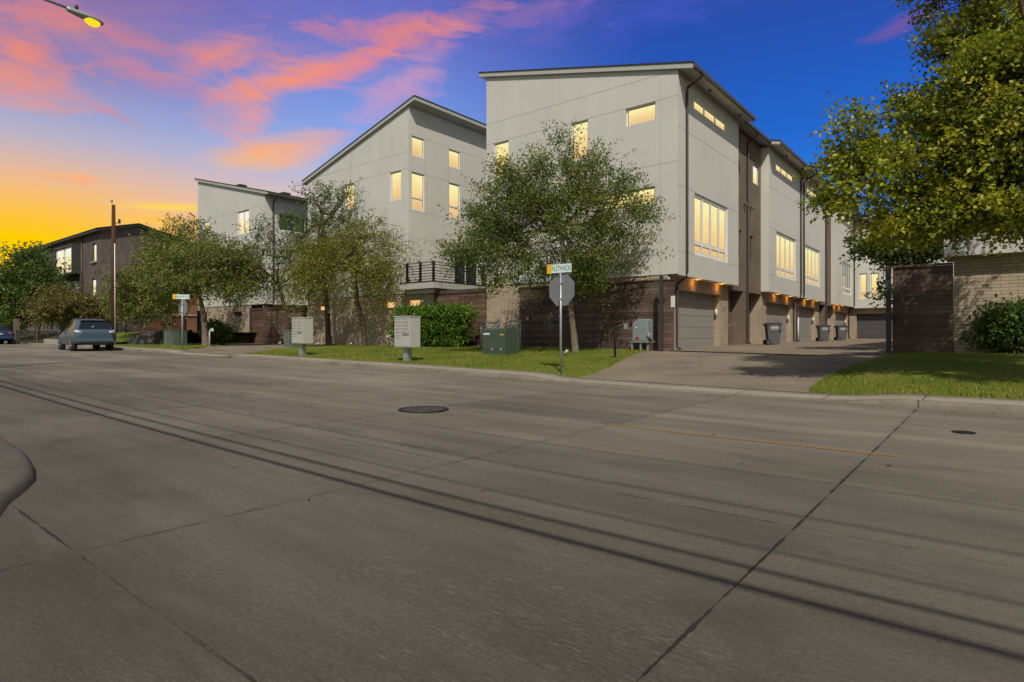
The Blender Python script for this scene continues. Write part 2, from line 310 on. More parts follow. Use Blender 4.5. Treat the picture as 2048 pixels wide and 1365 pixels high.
# ------------------------------------------------------------------ objects
def tag(o, label=None, cat=None, group=None, kind=None):
    if label: o['label'] = label
    if cat: o['category'] = cat
    if group: o['group'] = group
    if kind: o['kind'] = kind
    return o
def thing(name, label, cat, loc=(0, 0, 0), group=None, rotz=0.0, local=False):
    o = bpy.data.objects.new(name, None); COL.objects.link(o)
    o.location = loc; o.rotation_euler = (0, 0, rotz); o.empty_display_size = 0.3
    ORG[o.name] = Vector((0, 0, 0)) if local else Vector(loc)
    return tag(o, label, cat, group)
class MB:
    def __init__(s): s.v = []; s.f = []; s.m = []; s.sm = []
    def quad(s, a, b, c, d, m=0, sm=False):
        n = len(s.v); s.v += [a, b, c, d]; s.f.append((n, n + 1, n + 2, n + 3)); s.m.append(m); s.sm.append(sm)
    def poly(s, pts, m=0):
        n = len(s.v); s.v += list(pts); s.f.append(tuple(range(n, n + len(pts)))); s.m.append(m); s.sm.append(False)
    def box(s, x0, x1, y0, y1, z0, z1, m=0):
        n = len(s.v)
        s.v += [(x0, y0, z0), (x1, y0, z0), (x1, y1, z0), (x0, y1, z0), (x0, y0, z1), (x1, y0, z1), (x1, y1, z1), (x0, y1, z1)]
        for f in ((0, 3, 2, 1), (4, 5, 6, 7), (0, 1, 5, 4), (1, 2, 6, 5), (2, 3, 7, 6), (3, 0, 4, 7)):
            s.f.append(tuple(n + i for i in f)); s.m.append(m); s.sm.append(False)
        return s
    def prism(s, pts, axis, a0, a1, m=0):
        """polygon pts in the plane normal to axis, extruded from a0 to a1"""
        def P(p, a): return (a, p[0], p[1]) if axis == 'x' else (p[0], a, p[1]) if axis == 'y' else (p[0], p[1], a)
        n = len(s.v); k = len(pts)
        s.v += [P(p, a0) for p in pts] + [P(p, a1) for p in pts]
        s.f.append(tuple(range(n, n + k))[::-1]); s.f.append(tuple(range(n + k, n + 2 * k)))
        for i in range(k):
            j = (i + 1) % k; s.f.append((n + i, n + j, n + k + j, n + k + i))
        s.m += [m] * (k + 2); s.sm += [False] * (k + 2)
        return s
    def tube(s, pts, rad, n=8, m=0, cap=True, sm=True):
        pts = [Vector(p) for p in pts]
        if not hasattr(rad, '__len__'): rad = [rad] * len(pts)
        b = len(s.v)
        for i, p in enumerate(pts):
            d = (pts[min(i + 1, len(pts) - 1)] - pts[max(i - 1, 0)])
            if d.length < 1e-9: d = Vector((0, 0, 1))
            d.normalize()
            up = Vector((0, 0, 1)) if abs(d.z) < 0.9 else Vector((1, 0, 0))
            a = d.cross(up).normalized(); c = d.cross(a)
            for k in range(n):
                t = 2 * math.pi * k / n
                q = p + (a * math.cos(t) + c * math.sin(t)) * rad[i]; s.v.append(tuple(q))
        for i in range(len(pts) - 1):
            for k in range(n):
                k2 = (k + 1) % n
                s.f.append((b + i * n + k, b + i * n + k2, b + (i + 1) * n + k2, b + (i + 1) * n + k)); s.m.append(m); s.sm.append(sm)
        if cap:
            s.f.append(tuple(b + k for k in range(n))[::-1]); s.f.append(tuple(b + (len(pts) - 1) * n + k for k in range(n)))
            s.m += [m, m]; s.sm += [False, False]
        return s
    def lathe(s, c, prof, n=16, m=0, sx=1, sy=1):
        b = len(s.v)
        for r, z in prof:
            for k in range(n):
                t = 2 * math.pi * k / n
                s.v.append((c[0] + r * sx * math.cos(t), c[1] + r * sy * math.sin(t), c[2] + z))
        for i in range(len(prof) - 1):
            for k in range(n):
                k2 = (k + 1) % n
                s.f.append((b + i * n + k, b + i * n + k2, b + (i + 1) * n + k2, b + (i + 1) * n + k)); s.m.append(m); s.sm.append(True)
        s.f.append(tuple(b + k for k in range(n))[::-1]); s.f.append(tuple(b + (len(prof) - 1) * n + k for k in range(n)))
        s.m += [m, m]; s.sm += [False, False]
        return s
    def build(s, name, mats, parent=None, rnd=None, bevel=0.0):
        if not isinstance(mats, (list, tuple)): mats = [mats]
        me = bpy.data.meshes.new(name)
        off = ORG.get(parent.name, Vector()) if parent else Vector()
        vs = [(p[0] - off.x, p[1] - off.y, p[2] - off.z) for p in s.v]
        me.from_pydata(vs, [], s.f)
        for m in mats: me.materials.append(m)
        me.polygons.foreach_set('material_index', s.m); me.polygons.foreach_set('use_smooth', s.sm)
        if rnd is not None:
            a = me.attributes.new('rnd', 'FLOAT', 'FACE'); a.data.foreach_set('value', rnd)
        me.update()
        o = bpy.data.objects.new(name, me); COL.objects.link(o)
        if parent: o.parent = parent
        ORG[o.name] = off
        if bevel:
            b = o.modifiers.new('bevel', 'BEVEL'); b.width = bevel; b.segments = 2; b.limit_method = 'ANGLE'
        return o
def np_mesh(name, V, F, mats, parent=None, rnd=None, smooth=False):
    """fast mesh of quads from numpy arrays"""
    me = bpy.data.meshes.new(name)
    off = ORG.get(parent.name, Vector()) if parent else Vector()
    V = np.asarray(V, np.float32) - np.array(off, np.float32)
    F = np.asarray(F, np.int32); k = F.shape[1]
    me.vertices.add(len(V)); me.vertices.foreach_set('co', V.ravel())
    me.loops.add(F.size); me.loops.foreach_set('vertex_index', F.ravel())
    me.polygons.add(len(F)); me.polygons.foreach_set('loop_start', np.arange(0, F.size, k, dtype=np.int32))
    me.polygons.foreach_set('loop_total', np.full(len(F), k, np.int32))
    if smooth: me.polygons.foreach_set('use_smooth', np.ones(len(F), bool))
    for m in (mats if isinstance(mats, list) else [mats]): me.materials.append(m)
    me.update(calc_edges=True)
    if rnd is not None:
        a = me.attributes.new('rnd', 'FLOAT', 'FACE'); a.data.foreach_set('value', np.asarray(rnd, np.float32))
    o = bpy.data.objects.new(name, me); COL.objects.link(o)
    if parent: o.parent = parent
    ORG[o.name] = off
    return o
def copy_tree(o, parent=None):
    c = o.copy(); COL.objects.link(c); ORG[c.name] = ORG.get(o.name, Vector())
    if parent: c.parent = parent
    for ch in list(o.children): copy_tree(ch, c)
    return c
def text_part(name, body, size, mat, parent, loc, rot, extrude=0.002, sx=1.0):
    cu = bpy.data.curves.new(name, 'FONT'); cu.body = body; cu.size = size; cu.extrude = extrude
    cu.align_x = 'CENTER'; cu.align_y = 'CENTER'
    t = bpy.data.objects.new(name + '_curve', cu); COL.objects.link(t)
    dg = bpy.context.evaluated_depsgraph_get()
    me = bpy.data.meshes.new_from_object(t.evaluated_get(dg)); bpy.data.objects.remove(t)
    me.name = name; me.materials.clear(); me.materials.append(mat)
    o = bpy.data.objects.new(name, me); COL.objects.link(o)
    off = ORG.get(parent.name, Vector())
    mw = Matrix.Translation(Vector(loc) - off) @ Matrix.Rotation(rot[2], 4, 'Z') @ Matrix.Rotation(rot[0], 4, 'X') @ Matrix.Diagonal((sx, 1, 1, 1))
    me.transform(mw); o.parent = parent; ORG[o.name] = off
    return o

# ------------------------------------------------------------------ camera (level, slight vertical shift)
TH = R(38.8); CT, ST = math.cos(TH), math.sin(TH); EYE = 1.25
cam_d = bpy.data.cameras.new('camera'); cam = bpy.data.objects.new('camera', cam_d); COL.objects.link(cam)
cam.location = (0, 0, EYE); cam.rotation_euler = (R(90), 0, TH)
cam_d.sensor_width = 36; cam_d.lens = 36 * 1200 / 2048; cam_d.shift_y = -(682.5 - 667) / 2048
cam_d.clip_start = 0.05; cam_d.clip_end = 4000
SC.camera = cam
def at(px, py, d):
    """world point seen at photo pixel (px,py) at depth d metres along the view axis (used to survey the site)"""
    xc = (px - 1024) / 1200
    return Vector(((xc * CT - ST) * d, (xc * ST + CT) * d, EYE + (667 - py) / 1200 * d))

# ------------------------------------------------------------------ terrain heights
def st(x):
    return float(np.interp(-x, [3, 10, 20, 26, 37, 50, 64, 300], [0, .065, .18, .235, .32, .39, .43, .5]))
def lerp(a, b, t): return a + (b - a) * t
def ss(t): t = max(0., min(1., t)); return t * t * (3 - 2 * t)
def mouth(x):
    a = min(ss((x + 9.6) / 1.2), 1 - ss((x + 2.4) / 1.3))
    b = min(ss((x + 32) / 1.2), 1 - ss((x + 26.2) / 1.2))
    return max(a, b, 0)
def curb_h(x): return lerp(.115, .025, mouth(x))
CY, WY = 12.15, 13.2             # kerb line and back of the sidewalk
def yard(x):
    return float(np.interp(x, [-60, -44, -36, -26, -16, -10, -5, -1.5, 3], [.55, .50, .50, .52, .57, .53, .47, .60, .62]))
def g(x, y):
    a = st(x) + curb_h(x) + .02
    if y <= WY: return a
    t = (y - WY) / (22.0 - WY)
    if t <= 1:
        e = t if x < -2.6 else 1 - (1 - t) ** 1.5
        return lerp(a, yard(x), e)
    if y > 22.86 and -10.9 < x < -1:
        return float(np.interp(y, [22.86, 28, 40, 61.5, 80], [yard(x), .655, .67, .76, .8]))
    return yard(x)

# ================================================================== THE GROUND
def grid_mesh(name, rows, mat, parent=None, smooth=True):
    """rows: list of equally long lists of points"""
    V = [p for r in rows for p in r]; w = len(rows[0]); F = []
    for i in range(len(rows) - 1):
        for j in range(w - 1):
            F.append((i * w + j, i * w + j + 1, (i + 1) * w + j + 1, (i + 1) * w + j))
    return np_mesh(name, V, F, mat, parent, smooth=smooth)
XS = sorted(set([-300, -200, -140, -110, -95, -80, -72, -64, -58, -50, -44, -37, -34, -20, -15, -10, -6, -3, 0, 5, 12, 30, 60, 160] + [-26 + 0, -23]))
# one sheet to the horizon, under everything
o = grid_mesh('ground', [[(x, y, -.12) for x in (-1600, -400, -120, 0, 120, 1600)] for y in (-1600, -300, -40, 62, 300, 1600)], M['far'], smooth=False); tag(o, kind='structure')
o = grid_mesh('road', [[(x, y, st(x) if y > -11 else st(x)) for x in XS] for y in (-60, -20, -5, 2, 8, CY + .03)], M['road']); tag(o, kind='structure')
# kerb and sidewalk of the far side, dropped at the two driveway mouths
xs = list(np.arange(-120, 60.01, .4))
prof = [(CY - .0, -.02), (CY + .012, lambda c: c * .35), (CY + .03, lambda c: c - .022), (CY + .055, lambda c: c - .004), (CY + .09, lambda c: c), (CY + .17, lambda c: c + .002)]
o = grid_mesh('kerb', [[(x, y, st(x) + (d(curb_h(x)) if callable(d) else d)) for x in xs] for y, d in prof], m_concrete('kerb_concrete', (0.19, 0.165, 0.13), (3.05, 1.0), 0.9)); tag(o, kind='structure')
o = grid_mesh('sidewalk', [[(x, y, st(x) + curb_h(x) + .002 + dz) for x in xs] for y, dz in ((CY + .17, 0), (12.7, .008), (WY + .05, .017), (WY + .06, -.15))], M['walk']); tag(o, kind='structure')
# driveway (alley) between the two blocks
D1L = lambda y: float(np.interp(y, [13.2, 14, 16, 18, 20, 22, 24], [-8.35, -8.45, -8.95, -9.65, -10.3, -10.75, -10.95]))
D1R = lambda y: float(np.interp(y, [13.2, 14.2, 16.3, 19.2, 21.5, 23, 61], [-2.95, -3.12, -3.15, -3.0, -2.6, -2.4, -1.0]))
ys = list(np.arange(13.2, 24, .4)) + [24, 26, 28, 32, 36, 40, 46, 52, 58, 62]
o = grid_mesh('driveway', [[(lerp(D1L(y) - .06, D1R(y) + .06, t), y, g(lerp(D1L(y), D1R(y), t), y) + (.004 if y < 13.4 else 0)) for t in np.linspace(0, 1, 15)] for y in ys], M['drive']); tag(o, kind='structure')
mb = MB()
for i in range(16):
    a, b = lerp(-10.1, -2.55, i / 16), lerp(-10.1, -2.55, (i + 1) / 16)
    za, zb = g(a, 22.75) + .03, g(b, 22.75) + .03
    mb.box(a, b, 22.60, 22.82, za - .08, za)
o = mb.build('trench_drain', M['iron']); tag(o, 'dark iron trench drain crossing the top of the driveway', 'drain')
D2R = lambda y: float(np.interp(y, [13.2, 16, 20, 22.9], [-26.2, -29.0, -33.3, -36.3]))
D2L = lambda y: float(np.interp(y, [13.2, 16, 20, 22.9], [-31.6, -35.0, -40.5, -43.7]))
ys2 = list(np.arange(13.2, 22.9, .6)) + [22.9, 26, 30]
o = grid_mesh('side_driveway', [[(lerp(D2L(y) - .2, D2R(y) + .2, t), y, g(lerp(D2L(y), D2R(y), t), y) + (.004 if y < 13.4 else 0)) for t in np.linspace(0, 1, 9)] for y in ys2], M['drive']); tag(o, kind='structure')

def lawn(name, xl, xr, y0, y1, nx, extra=lambda x, y: 0):
    rows = []
    for y in np.arange(y0, y1 + .01, .3):
        a, b = xl(y), xr(y); r = []
        for t in np.linspace(0, 1, nx):
            x = lerp(a, b, t); e = min(x - a, b - x, y - y0) if b - a > .5 else 0
            r.append((x, y, g(x, y) + .045 * ss(e / .25) - .012 + extra(x, y)))
        rows.append(r)
    o = grid_mesh(name, rows, M['turf']); tag(o, kind='structure'); return o
hump = lambda x, y: .06 * math.exp(-((x + 1.2) / 2.2) ** 2 - ((y - 18.5) / 2.6) ** 2)
lawn('lawn', D2R, D1L, 13.2, 22.7, 80)
lawn('corner_lawn', D1R, lambda y: 9.0, 13.2, 22.8, 50, hump)
lawn('left_lawn', lambda y: -47.5, lambda y: D2L(y) - .2, 13.2, 21.9, 24)
def upz(x, y): return lerp(g(x, y) + .05, 1.32, ss((y - 13.6) / 4.2))
rows = [[(x, y, upz(x, y)) for x in np.linspace(-112, -42.6 - .6 * max(0, 16.6 - y) * 1.6, 50)] for y in np.arange(13.3, 44, .9)]
o = grid_mesh('raised_yard', rows, M['turf']); tag(o, kind='structure')
# near corner of the side street, where the photographer's street begins
pts = [(-30, 1.75), (-12, 1.72), (-8.6, 1.66), (-7.3, 1.60), (-6.6, 1.50), (-6.15, 1.40), (-5.85, 1.27), (-5.5, 1.10), (-5.15, .98), (-4.8, .88), (-4.5, .70), (-4.25, .35), (-4.1, -.4), (-4.05, -2), (-4.05, -18)]
def offs(P, d):
    out = []
    for i, p in enumerate(P):
        a = Vector(P[max(i - 1, 0)]); b = Vector(P[min(i + 1, len(P) - 1)]); t = (b - a).normalized()
        out.append((p[0] - t.y * -d * -1, p[1] + t.x * -d * -1) if False else (p[0] + t.y * d, p[1] - t.x * d))
    return out
def near_h(x): return .085 if x < -5.6 else lerp(.085, .02, ss((x + 5.6) / 1.2))
rows = []
for d, hz in ((0, -.02), (.02, .4), (.05, .85), (.09, 1.0), (.18, 1.03)):
    rows.append([(x, y, st(x) + near_h(x) * hz if hz > 0 else st(x) - .02) for x, y in offs(pts, d)])
rows.append([(min(x, -4.8) if x < -4.7 else -4.9, min(y, .9) - .9 if x < -5 else y - .5, st(x) + .088) for x, y in pts])
rows.append([(-30 + i * .02, -18 - i * .01, .2) for i in range(len(pts))])
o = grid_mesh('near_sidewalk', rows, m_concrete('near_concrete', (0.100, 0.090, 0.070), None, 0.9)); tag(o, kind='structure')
# painted centre dashes
for a, b, lab in ((-4.12, -.72, 'worn yellow centre dash on the near concrete, right of the manhole'), (-21.6, -17.7, 'faded yellow centre dash left of the manhole')):
    mb = MB(); n = 24
    for i in range(n):
        x0, x1 = lerp(a, b, i / n), lerp(a, b, (i + 1) / n)
        mb.quad((x0, 7.15, st(x0) + .004), (x1, 7.15, st(x1) + .004), (x1, 7.24, st(x1) + .004), (x0, 7.24, st(x0) + .004))
    o = mb.build('road_marking', M['yellowpaint']); tag(o, lab, 'road marking', 'yellow dashes painted on the street')
# manhole and a small valve cover
t = thing('manhole_cover', 'round cast iron manhole cover with rings in the middle of the street', 'manhole cover', (-7.05, 6.53, st(-7) + .004))
mb = MB(); mb.lathe((-7.05, 6.53, st(-7.05)), [(.40, .004), (.40, .012), (.385, .016), (.375, .016), (.37, .005)], 40); mb.build('rim', M['iron'], t)
mb = MB(); mb.lathe((-7.05, 6.53, st(-7.05)), [(.335, .004), (.335, .013), (.30, .015), (.295, .010), (.27, .010), (.265, .015), (.235, .015), (.23, .011), (.02, .011)], 40); mb.build('cover', M['ironlight'], t)
for s in (-1, 1): MB().box(-7.05 + s * .16 - .04, -7.05 + s * .16 + .04, 6.52, 6.545, st(-7) + .012, st(-7) + .0165).build('pick_slot', M['black'], t)
t = thing('valve_cover', 'small dark round valve cover set in the street on the right', 'valve cover', (-.3, 9.43, .004))
mb = MB(); mb.lathe((-.3, 9.43, 0), [(.125, .003), (.125, .012), (.10, .012), (.098, .004), (.02, .004)], 24); mb.build('cover', M['iron'], t)
t = thing('meter_lid', 'round meter lid set in the near sidewalk corner at the left edge', 'meter lid', (-6.75, .93, .15))
mb = MB(); mb.lathe((-6.75, .93, st(-6.75) + .118), [(.30, .004), (.30, .012), (.285, .012), (.28, .006), (.02, .006)], 36); mb.build('lid', M['pad'], t)

# grass blades: nobody could count them
def blades(name, regions, n, seed, label, extra=lambda x, y: 0):
    rs = np.random.RandomState(seed); V = []; F = []; C = []
    for xl, xr, y0, y1, share in regions:
        k = int(n * share)
        y = rs.uniform(y0, y1, k)
        for yy in y:
            a, b = xl(yy), xr(yy); x = rs.uniform(a + .02, b - .02)
            z = g(x, yy) + .025 + extra(x, yy); h = rs.uniform(.02, .065); w = rs.uniform(.006, .013); t = rs.uniform(0, 6.28)
            dx, dy = math.cos(t) * w, math.sin(t) * w; lx, ly = rs.uniform(-.03, .03, 2)
            i = len(V)
            V += [(x - dx, yy - dy, z - .02), (x + dx, yy + dy, z - .02), (x + dx * .4 + lx, yy + dy * .4 + ly, z + h), (x - dx * .4 + lx, yy - dy * .4 + ly, z + h)]
            F.append((i, i + 1, i + 2, i + 3))
            pn = .5 + .5 * math.sin(x * 1.7 + 1.3 * math.sin(yy * 1.1)) * math.cos(yy * 1.3 + .7 * math.sin(x * .9))
            C.append(min(1, max(0, pn * .5 + rs.uniform(0, .5))))
    o = np_mesh(name, V, F, M['grass'], rnd=C); tag(o, label, 'grass', kind='stuff')
blades('grass', [(lambda y: max(D2R(y), -27), D1L, 13.22, 22.5, .58), (D1R, lambda y: 3.2, 13.22, 22.5, .34), (lambda y: -47, lambda y: D2L(y) - .2, 13.25, 19.5, .08)], 62000, 5, 'short mown lawn grass beside the driveways')

# ================================================================== BUILDING HELPERS
def wall(mb, axis, c, u0, u1, z0, z1, ops, sgn, depth=.1, m=0, mr=None):
    """wall sheet in plane axis=c with real openings and reveals; sgn = outward direction along the axis"""
    P = (lambda u, a, z: (u, a, z)) if axis == 'y' else (lambda u, a, z: (a, u, z))
    ops = [(max(a, u0), min(b, u1), max(e, z0), min(f, z1)) for a, b, e, f in ops if b > u0 and a < u1 and f > z0 and e < z1]
    us = sorted(set([u0, u1] + [v for o_ in ops for v in o_[:2]])); zs = sorted(set([z0, z1] + [v for o_ in ops for v in o_[2:]]))
    for i in range(len(us) - 1):
        for j in range(len(zs) - 1):
            um, zm = (us[i] + us[i + 1]) / 2, (zs[j] + zs[j + 1]) / 2
            if any(a < um < b and e < zm < f for a, b, e, f in ops): continue
            mb.quad(P(us[i], c, zs[j]), P(us[i + 1], c, zs[j]), P(us[i + 1], c, zs[j + 1]), P(us[i], c, zs[j + 1]), m)
    ci = c - sgn * depth; mr = m if mr is None else mr
    for a, b, e, f in ops:
        for p, q in (((a, e), (a, f)), ((b, e), (b, f)), ((a, e), (b, e)), ((a, f), (b, f))):
            mb.quad(P(p[0], c, p[1]), P(q[0], c, q[1]), P(q[0], ci, q[1]), P(p[0], ci, p[1]), mr)
def window(parent, axis, c, sgn, op, depth=.1, cols=None, rows=None, pane='lit', fr=.05, fm='frame', label=None, dead=None):
    """frame mesh (part 'window') with its panes as a sub-part"""
    a, b, e, f = op; ci = c - sgn * depth
    def B(mb, u0, u1, z0, z1, d0, d1):
        y0, y1 = sorted((ci + sgn * d0, ci + sgn * d1))
        if axis == 'y': mb.box(u0, u1, y0, y1, z0, z1)
        else: mb.box(y0, y1, u0, u1, z0, z1)
    mb = MB(); t = .055
    B(mb, a, b, f - fr, f, 0, t); B(mb, a, b, e, e + fr, 0, t + .004)
    B(mb, a, a + fr, e + fr, f - fr, 0, t - .003); B(mb, b - fr, b, e + fr, f - fr, 0, t - .003)
    for u in (cols or []): B(mb, u - fr * .5, u + fr * .5, e + fr, f - fr, .004, t - .007)
    cs = [a] + list(cols or []) + [b]
    for z in (rows or []):
        for i in range(len(cs) - 1): B(mb, cs[i] + (fr if i == 0 else fr * .5), cs[i + 1] - (fr if i == len(cs) - 2 else fr * .5), z - fr * .5, z + fr * .5, .006, t - .01)
    w = mb.build('window', M[fm], parent)
    if label: w['label'] = label
    gk = MB(); rs_ = [e] + sorted(rows or []) + [f]; gw = .022
    def GB(u0, u1, z0, z1):
        y0, y1 = sorted((ci + sgn * .019, ci + sgn * .030))
        if axis == 'y': gk.box(u0, u1, y0, y1, z0, z1)
        else: gk.box(y0, y1, u0, u1, z0, z1)
    for i in range(len(cs) - 1):
        for j in range(len(rs_) - 1):
            ua = cs[i] + (fr if i == 0 else fr * .5); ub = cs[i + 1] - (fr if i == len(cs) - 2 else fr * .5)
            za = rs_[j] + (fr if j == 0 else fr * .5); zb_ = rs_[j + 1] - (fr if j == len(rs_) - 2 else fr * .5)
            GB(ua, ub, zb_ - gw * 1.6, zb_); GB(ua, ub, za, za + gw * .6); GB(ua, ua + gw, za + gw * .6, zb_ - gw * 1.6); GB(ub - gw, ub, za + gw * .6, zb_ - gw * 1.6)
    mb = MB(); d = ci + sgn * .018
    P = (lambda u, z: (u, d, z)) if axis == 'y' else (lambda u, z: (d, u, z))
    mb.quad(P(a + fr * .5, e + fr * .5), P(b - fr * .5, e + fr * .5), P(b - fr * .5, f - fr * .5), P(a + fr * .5, f - fr * .5))
    mb.build('pane', M[pane], w); gk.build('gasket', M['darkframe'], w)
    return w
def joints_y(mb, y, xa, xb, zs, xs=(), z0=0, z1=0, m=1):
    for z in zs: mb.box(xa, xb, y - .003, y + .01, z - .009, z + .009, m)
    for x, a, b in xs: mb.box(x - .007, x + .007, y - .0025, y + .01, a, b, m)
def joints_x(mb, x, ya, yb, zs, m=1, sg=1):
    for z in zs: mb.box(min(x + sg * .003, x - sg * .01), max(x + sg * .003, x - sg * .01), ya, yb, z - .009, z + .009, m)
def planks(name, axis, c0, c1, u0, u1, z0, z1, mat, parent=None, step=.145, gap=.008, seed=1, seams=()):
    rs = random.Random(seed); mb = MB(); r = []; z = z0
    while z < z1 - .02:
        h = min(step, z1 - z); cuts = [u0] + sorted(s for s in seams) + [u1]
        for i in range(len(cuts) - 1):
            j = rs.uniform(0, .012); a, b = cuts[i] + (.004 if i else 0), cuts[i + 1] - .004
            if axis == 'y': mb.box(a, b, c0 + j, c1, z, z + h - gap)
            else: mb.box(c0 + j, c1, a, b, z, z + h - gap)
            r += [rs.random()] * 6
        z += step
    if gap < .02:
        if axis == 'y': mb.box(u0 + .002, u1 - .002, c1 + .001, c1 + .02, z0, z1 - .01)
        r += [.0] * 6
    return mb.build(name, mat, parent, rnd=r)

YF = 22.86
# ================================================================== MAIN TOWNHOUSE BLOCK
XR, XL = -9.86, -20.04; XG = -10.30; XD = -10.6
sl = (14.2 - 11.8) / (XR - XL)
T = thing('townhouse_block', 'tall pale stucco townhouse block with garages along its alley side, nearest the stop sign', 'townhouse', (XL, YF, .5))
z_top = lambda x: 11.8 + (XR - x) * sl
ops = [(-14.95, -14.05, 9.03, 10.76), (-12.2, -10.83, 10.02, 10.78), (-19.54, -18.6, 8.99, 10.76), (-13.2, -10.85, 6.56, 7.3)]
mb = MB(); wall(mb, 'y', YF, XL, XR, 3.64, 11.6, ops, -1, .12)
mb.poly([(XL, YF, 11.6), (XR, YF, 11.6), (XR, YF, 11.8), (XL, YF, 14.2)])
joints_y(mb, YF, XL, XR, [11.80 - .0, 8.15], [(-15.4, 3.64, 8.15), (-10.62, 3.64, 11.6)])
joints_y(mb, YF, XL, -19.54, [10.78]); joints_y(mb, YF, -18.6, -14.95, [10.78]); joints_y(mb, YF, -14.05, -12.2, [10.78]); joints_y(mb, YF, -10.83, XR, [10.78])
# far and back faces
mb.quad((XL, YF, 3.64), (XL, 61.5, 3.64), (XL, 61.5, 14.2), (XL, YF, 14.2))
mb.quad((XL, YF, 3.64), (XR, YF, 3.64), (XR, YF + 7.27, 3.64), (XL, YF + 7.27, 3.64))
mb.build('street_wall', [M['stucco'], M['groove']], T)
window(T, 'y', YF, -1, ops[0], .12, pane='lit'); window(T, 'y', YF, -1, ops[1], .16, pane='lit')
window(T, 'y', YF, -1, ops[2], .12, pane='lit'); window(T, 'y', YF, -1, ops[3], .12, cols=[-12.02], pane='lit')
bays = [(22.86, 30.13), (35.28, 42.35), (42.75, 49.57), (53.95, 61.5)]
clst = [(24.5, 28.5), (36.67, 40.67), (44.0, 48.0), (55.9, 60.0)]
bigw = [(24.55, 28.63), (36.77, 41.16), (43.63, 47.92), (56.19, 60.23)]
for k, (a, b) in enumerate(bays):
    c0, c1 = clst[k]; w0, w1 = bigw[k]
    o1 = (c0, c1, 10.72, 11.22); o2 = (w0, w1, 4.58, 7.2)
    mb = MB(); wall(mb, 'x', XR, a, b, 3.6, 11.80, [o1, o2], 1, .12)
    joints_x(mb, XR, a, b, [9.55]); joints_x(mb, XR, a, w0, [7.22]); joints_x(mb, XR, w1, b, [7.22]); joints_x(mb, XR, a, w0, [4.56]); joints_x(mb, XR, w1, b, [4.56])
    # returns of the bay and its underside
    for yy in (a, b):
        if k == 0 and yy == a: continue
        mb.quad((XR, yy, 3.6), (XG - .02, yy, 3.6), (XG - .02, yy, 11.75), (XR, yy, 11.75))
    mb.quad((XR, a, 3.6), (XR, b, 3.6), (XG - .6, b, 3.6), (XG - .6, a, 3.6))
    mb.build('bay_wall', [M['stucco2'], M['groove']], T)
    n = 3; window(T, 'x', XR, 1, o1, .12, cols=[lerp(c0, c1, i / n) for i in range(1, n)], fr=.07, fm='frame')
    window(T, 'x', XR, 1, o2, .12, cols=[lerp(w0, w1, i / 4) for i in range(1, 4)], rows=[5.1], pane='lit' if k < 3 else 'dim', fr=.14)
# recessed walls between the bays
for a, b, wins in ((30.13, 35.28, [(33.87, 35.0, 9.5, 10.6), (31.62, 31.95, 5.2, 6.6), (33.4, 33.85, 5.15, 6.55)]), (42.35, 42.75, []), (49.57, 53.95, [(50.4, 51.2, 9.5, 10.6)])):
    mb = MB(); wall(mb, 'x', XG, a - .3, b + .3, 3.6, 11.9, wins, 1, .14)
    mb.build('recess_wall', M['taupe'], T)
    for i, w in enumerate(wins): window(T, 'x', XG, 1, w, .14, pane='litwhite' if i == 0 else 'dim', fr=.05, fm='frame' if i == 0 else 'darkframe')
# ground storey: tan brick piers, recessed garages
gar = [(23.55, 28.75), (36.3, 41.7), (43.6, 48.6), (55.75, 60.9)]
piers = [(22.86, 29.95), (35.4, 49.75), (54.7, 61.5)]
for (a, b) in piers:
    mb = MB(); gg = [q for q in gar if a < q[0] < b]
    wall(mb, 'x', XG, a, b, .3, 3.6, [(q[0], q[1], .25, 3.08) for q in gg], 1, .32)
    for yy in (a, b):
        mb.quad((XG, yy, .3), (XG - .9, yy, .3), (XG - .9, yy, 3.6), (XG, yy, 3.6))
    mb.build('garage_wall', M['brick'], T)
for a, b in ((29.95, 35.4), (49.75, 54.7)):
    mb = MB(); mb.quad((XG - .62, a, .3), (XG - .62, b, .3), (XG - .62, b, 3.45), (XG - .62, a, 3.45))
    mb.quad((XG + .0, a, 3.45), (XG + .0, b, 3.45), (XG - .62, b, 3.45), (XG - .62, a, 3.45)); mb.quad((XG + .002, a, 3.45), (XG + .002, b, 3.45), (XG + .002, b, 3.62), (XG + .002, a, 3.62))
    m_ = (a + b) / 2; mb.box(XG - .60, XG - .01, m_ - .42, m_ + .42, .3, 3.44)
    mb.build('entry_wall', M['taupe'], T)
    for s in (-1, 1):
        y0 = m_ + s * 1.35
        d = MB().box(XG - .615, XG - .575, y0 - .45, y0 + .45, .62, 2.75).build('entry_door', M['darkframe'], T)
        MB().box(XG - .575, XG - .53, y0 + .33, y0 + .36, 1.6, 1.72).build('handle', M['galv'], d)
for i, (a, b) in enumerate(gar):
    mb = MB(); z = .45; n = 5
    for j in range(n):
        z0 = lerp(.5, 3.08, j / n); z1 = lerp(.5, 3.08, (j + 1) / n); mb.box(XD - .03, XD + .025, a, b, z0, z1 - .012)
    mb.box(XD - .05, XD, a, b, .4, 3.1)
    mb.build('garage_door', M['garage'], T)
    l = MB().lathe((XG - .12, b - .12, 2.1), [(.03, 0), (.06, .03), (.06, .27), (.03, .30)], 10).build('wall_lamp', M['white'], T)
# house number on the first pier
text_part('house_number', '47', .26, M['darkframe'], T, (XG + .004, 29.42, 2.42), (R(90), 0, R(90)))
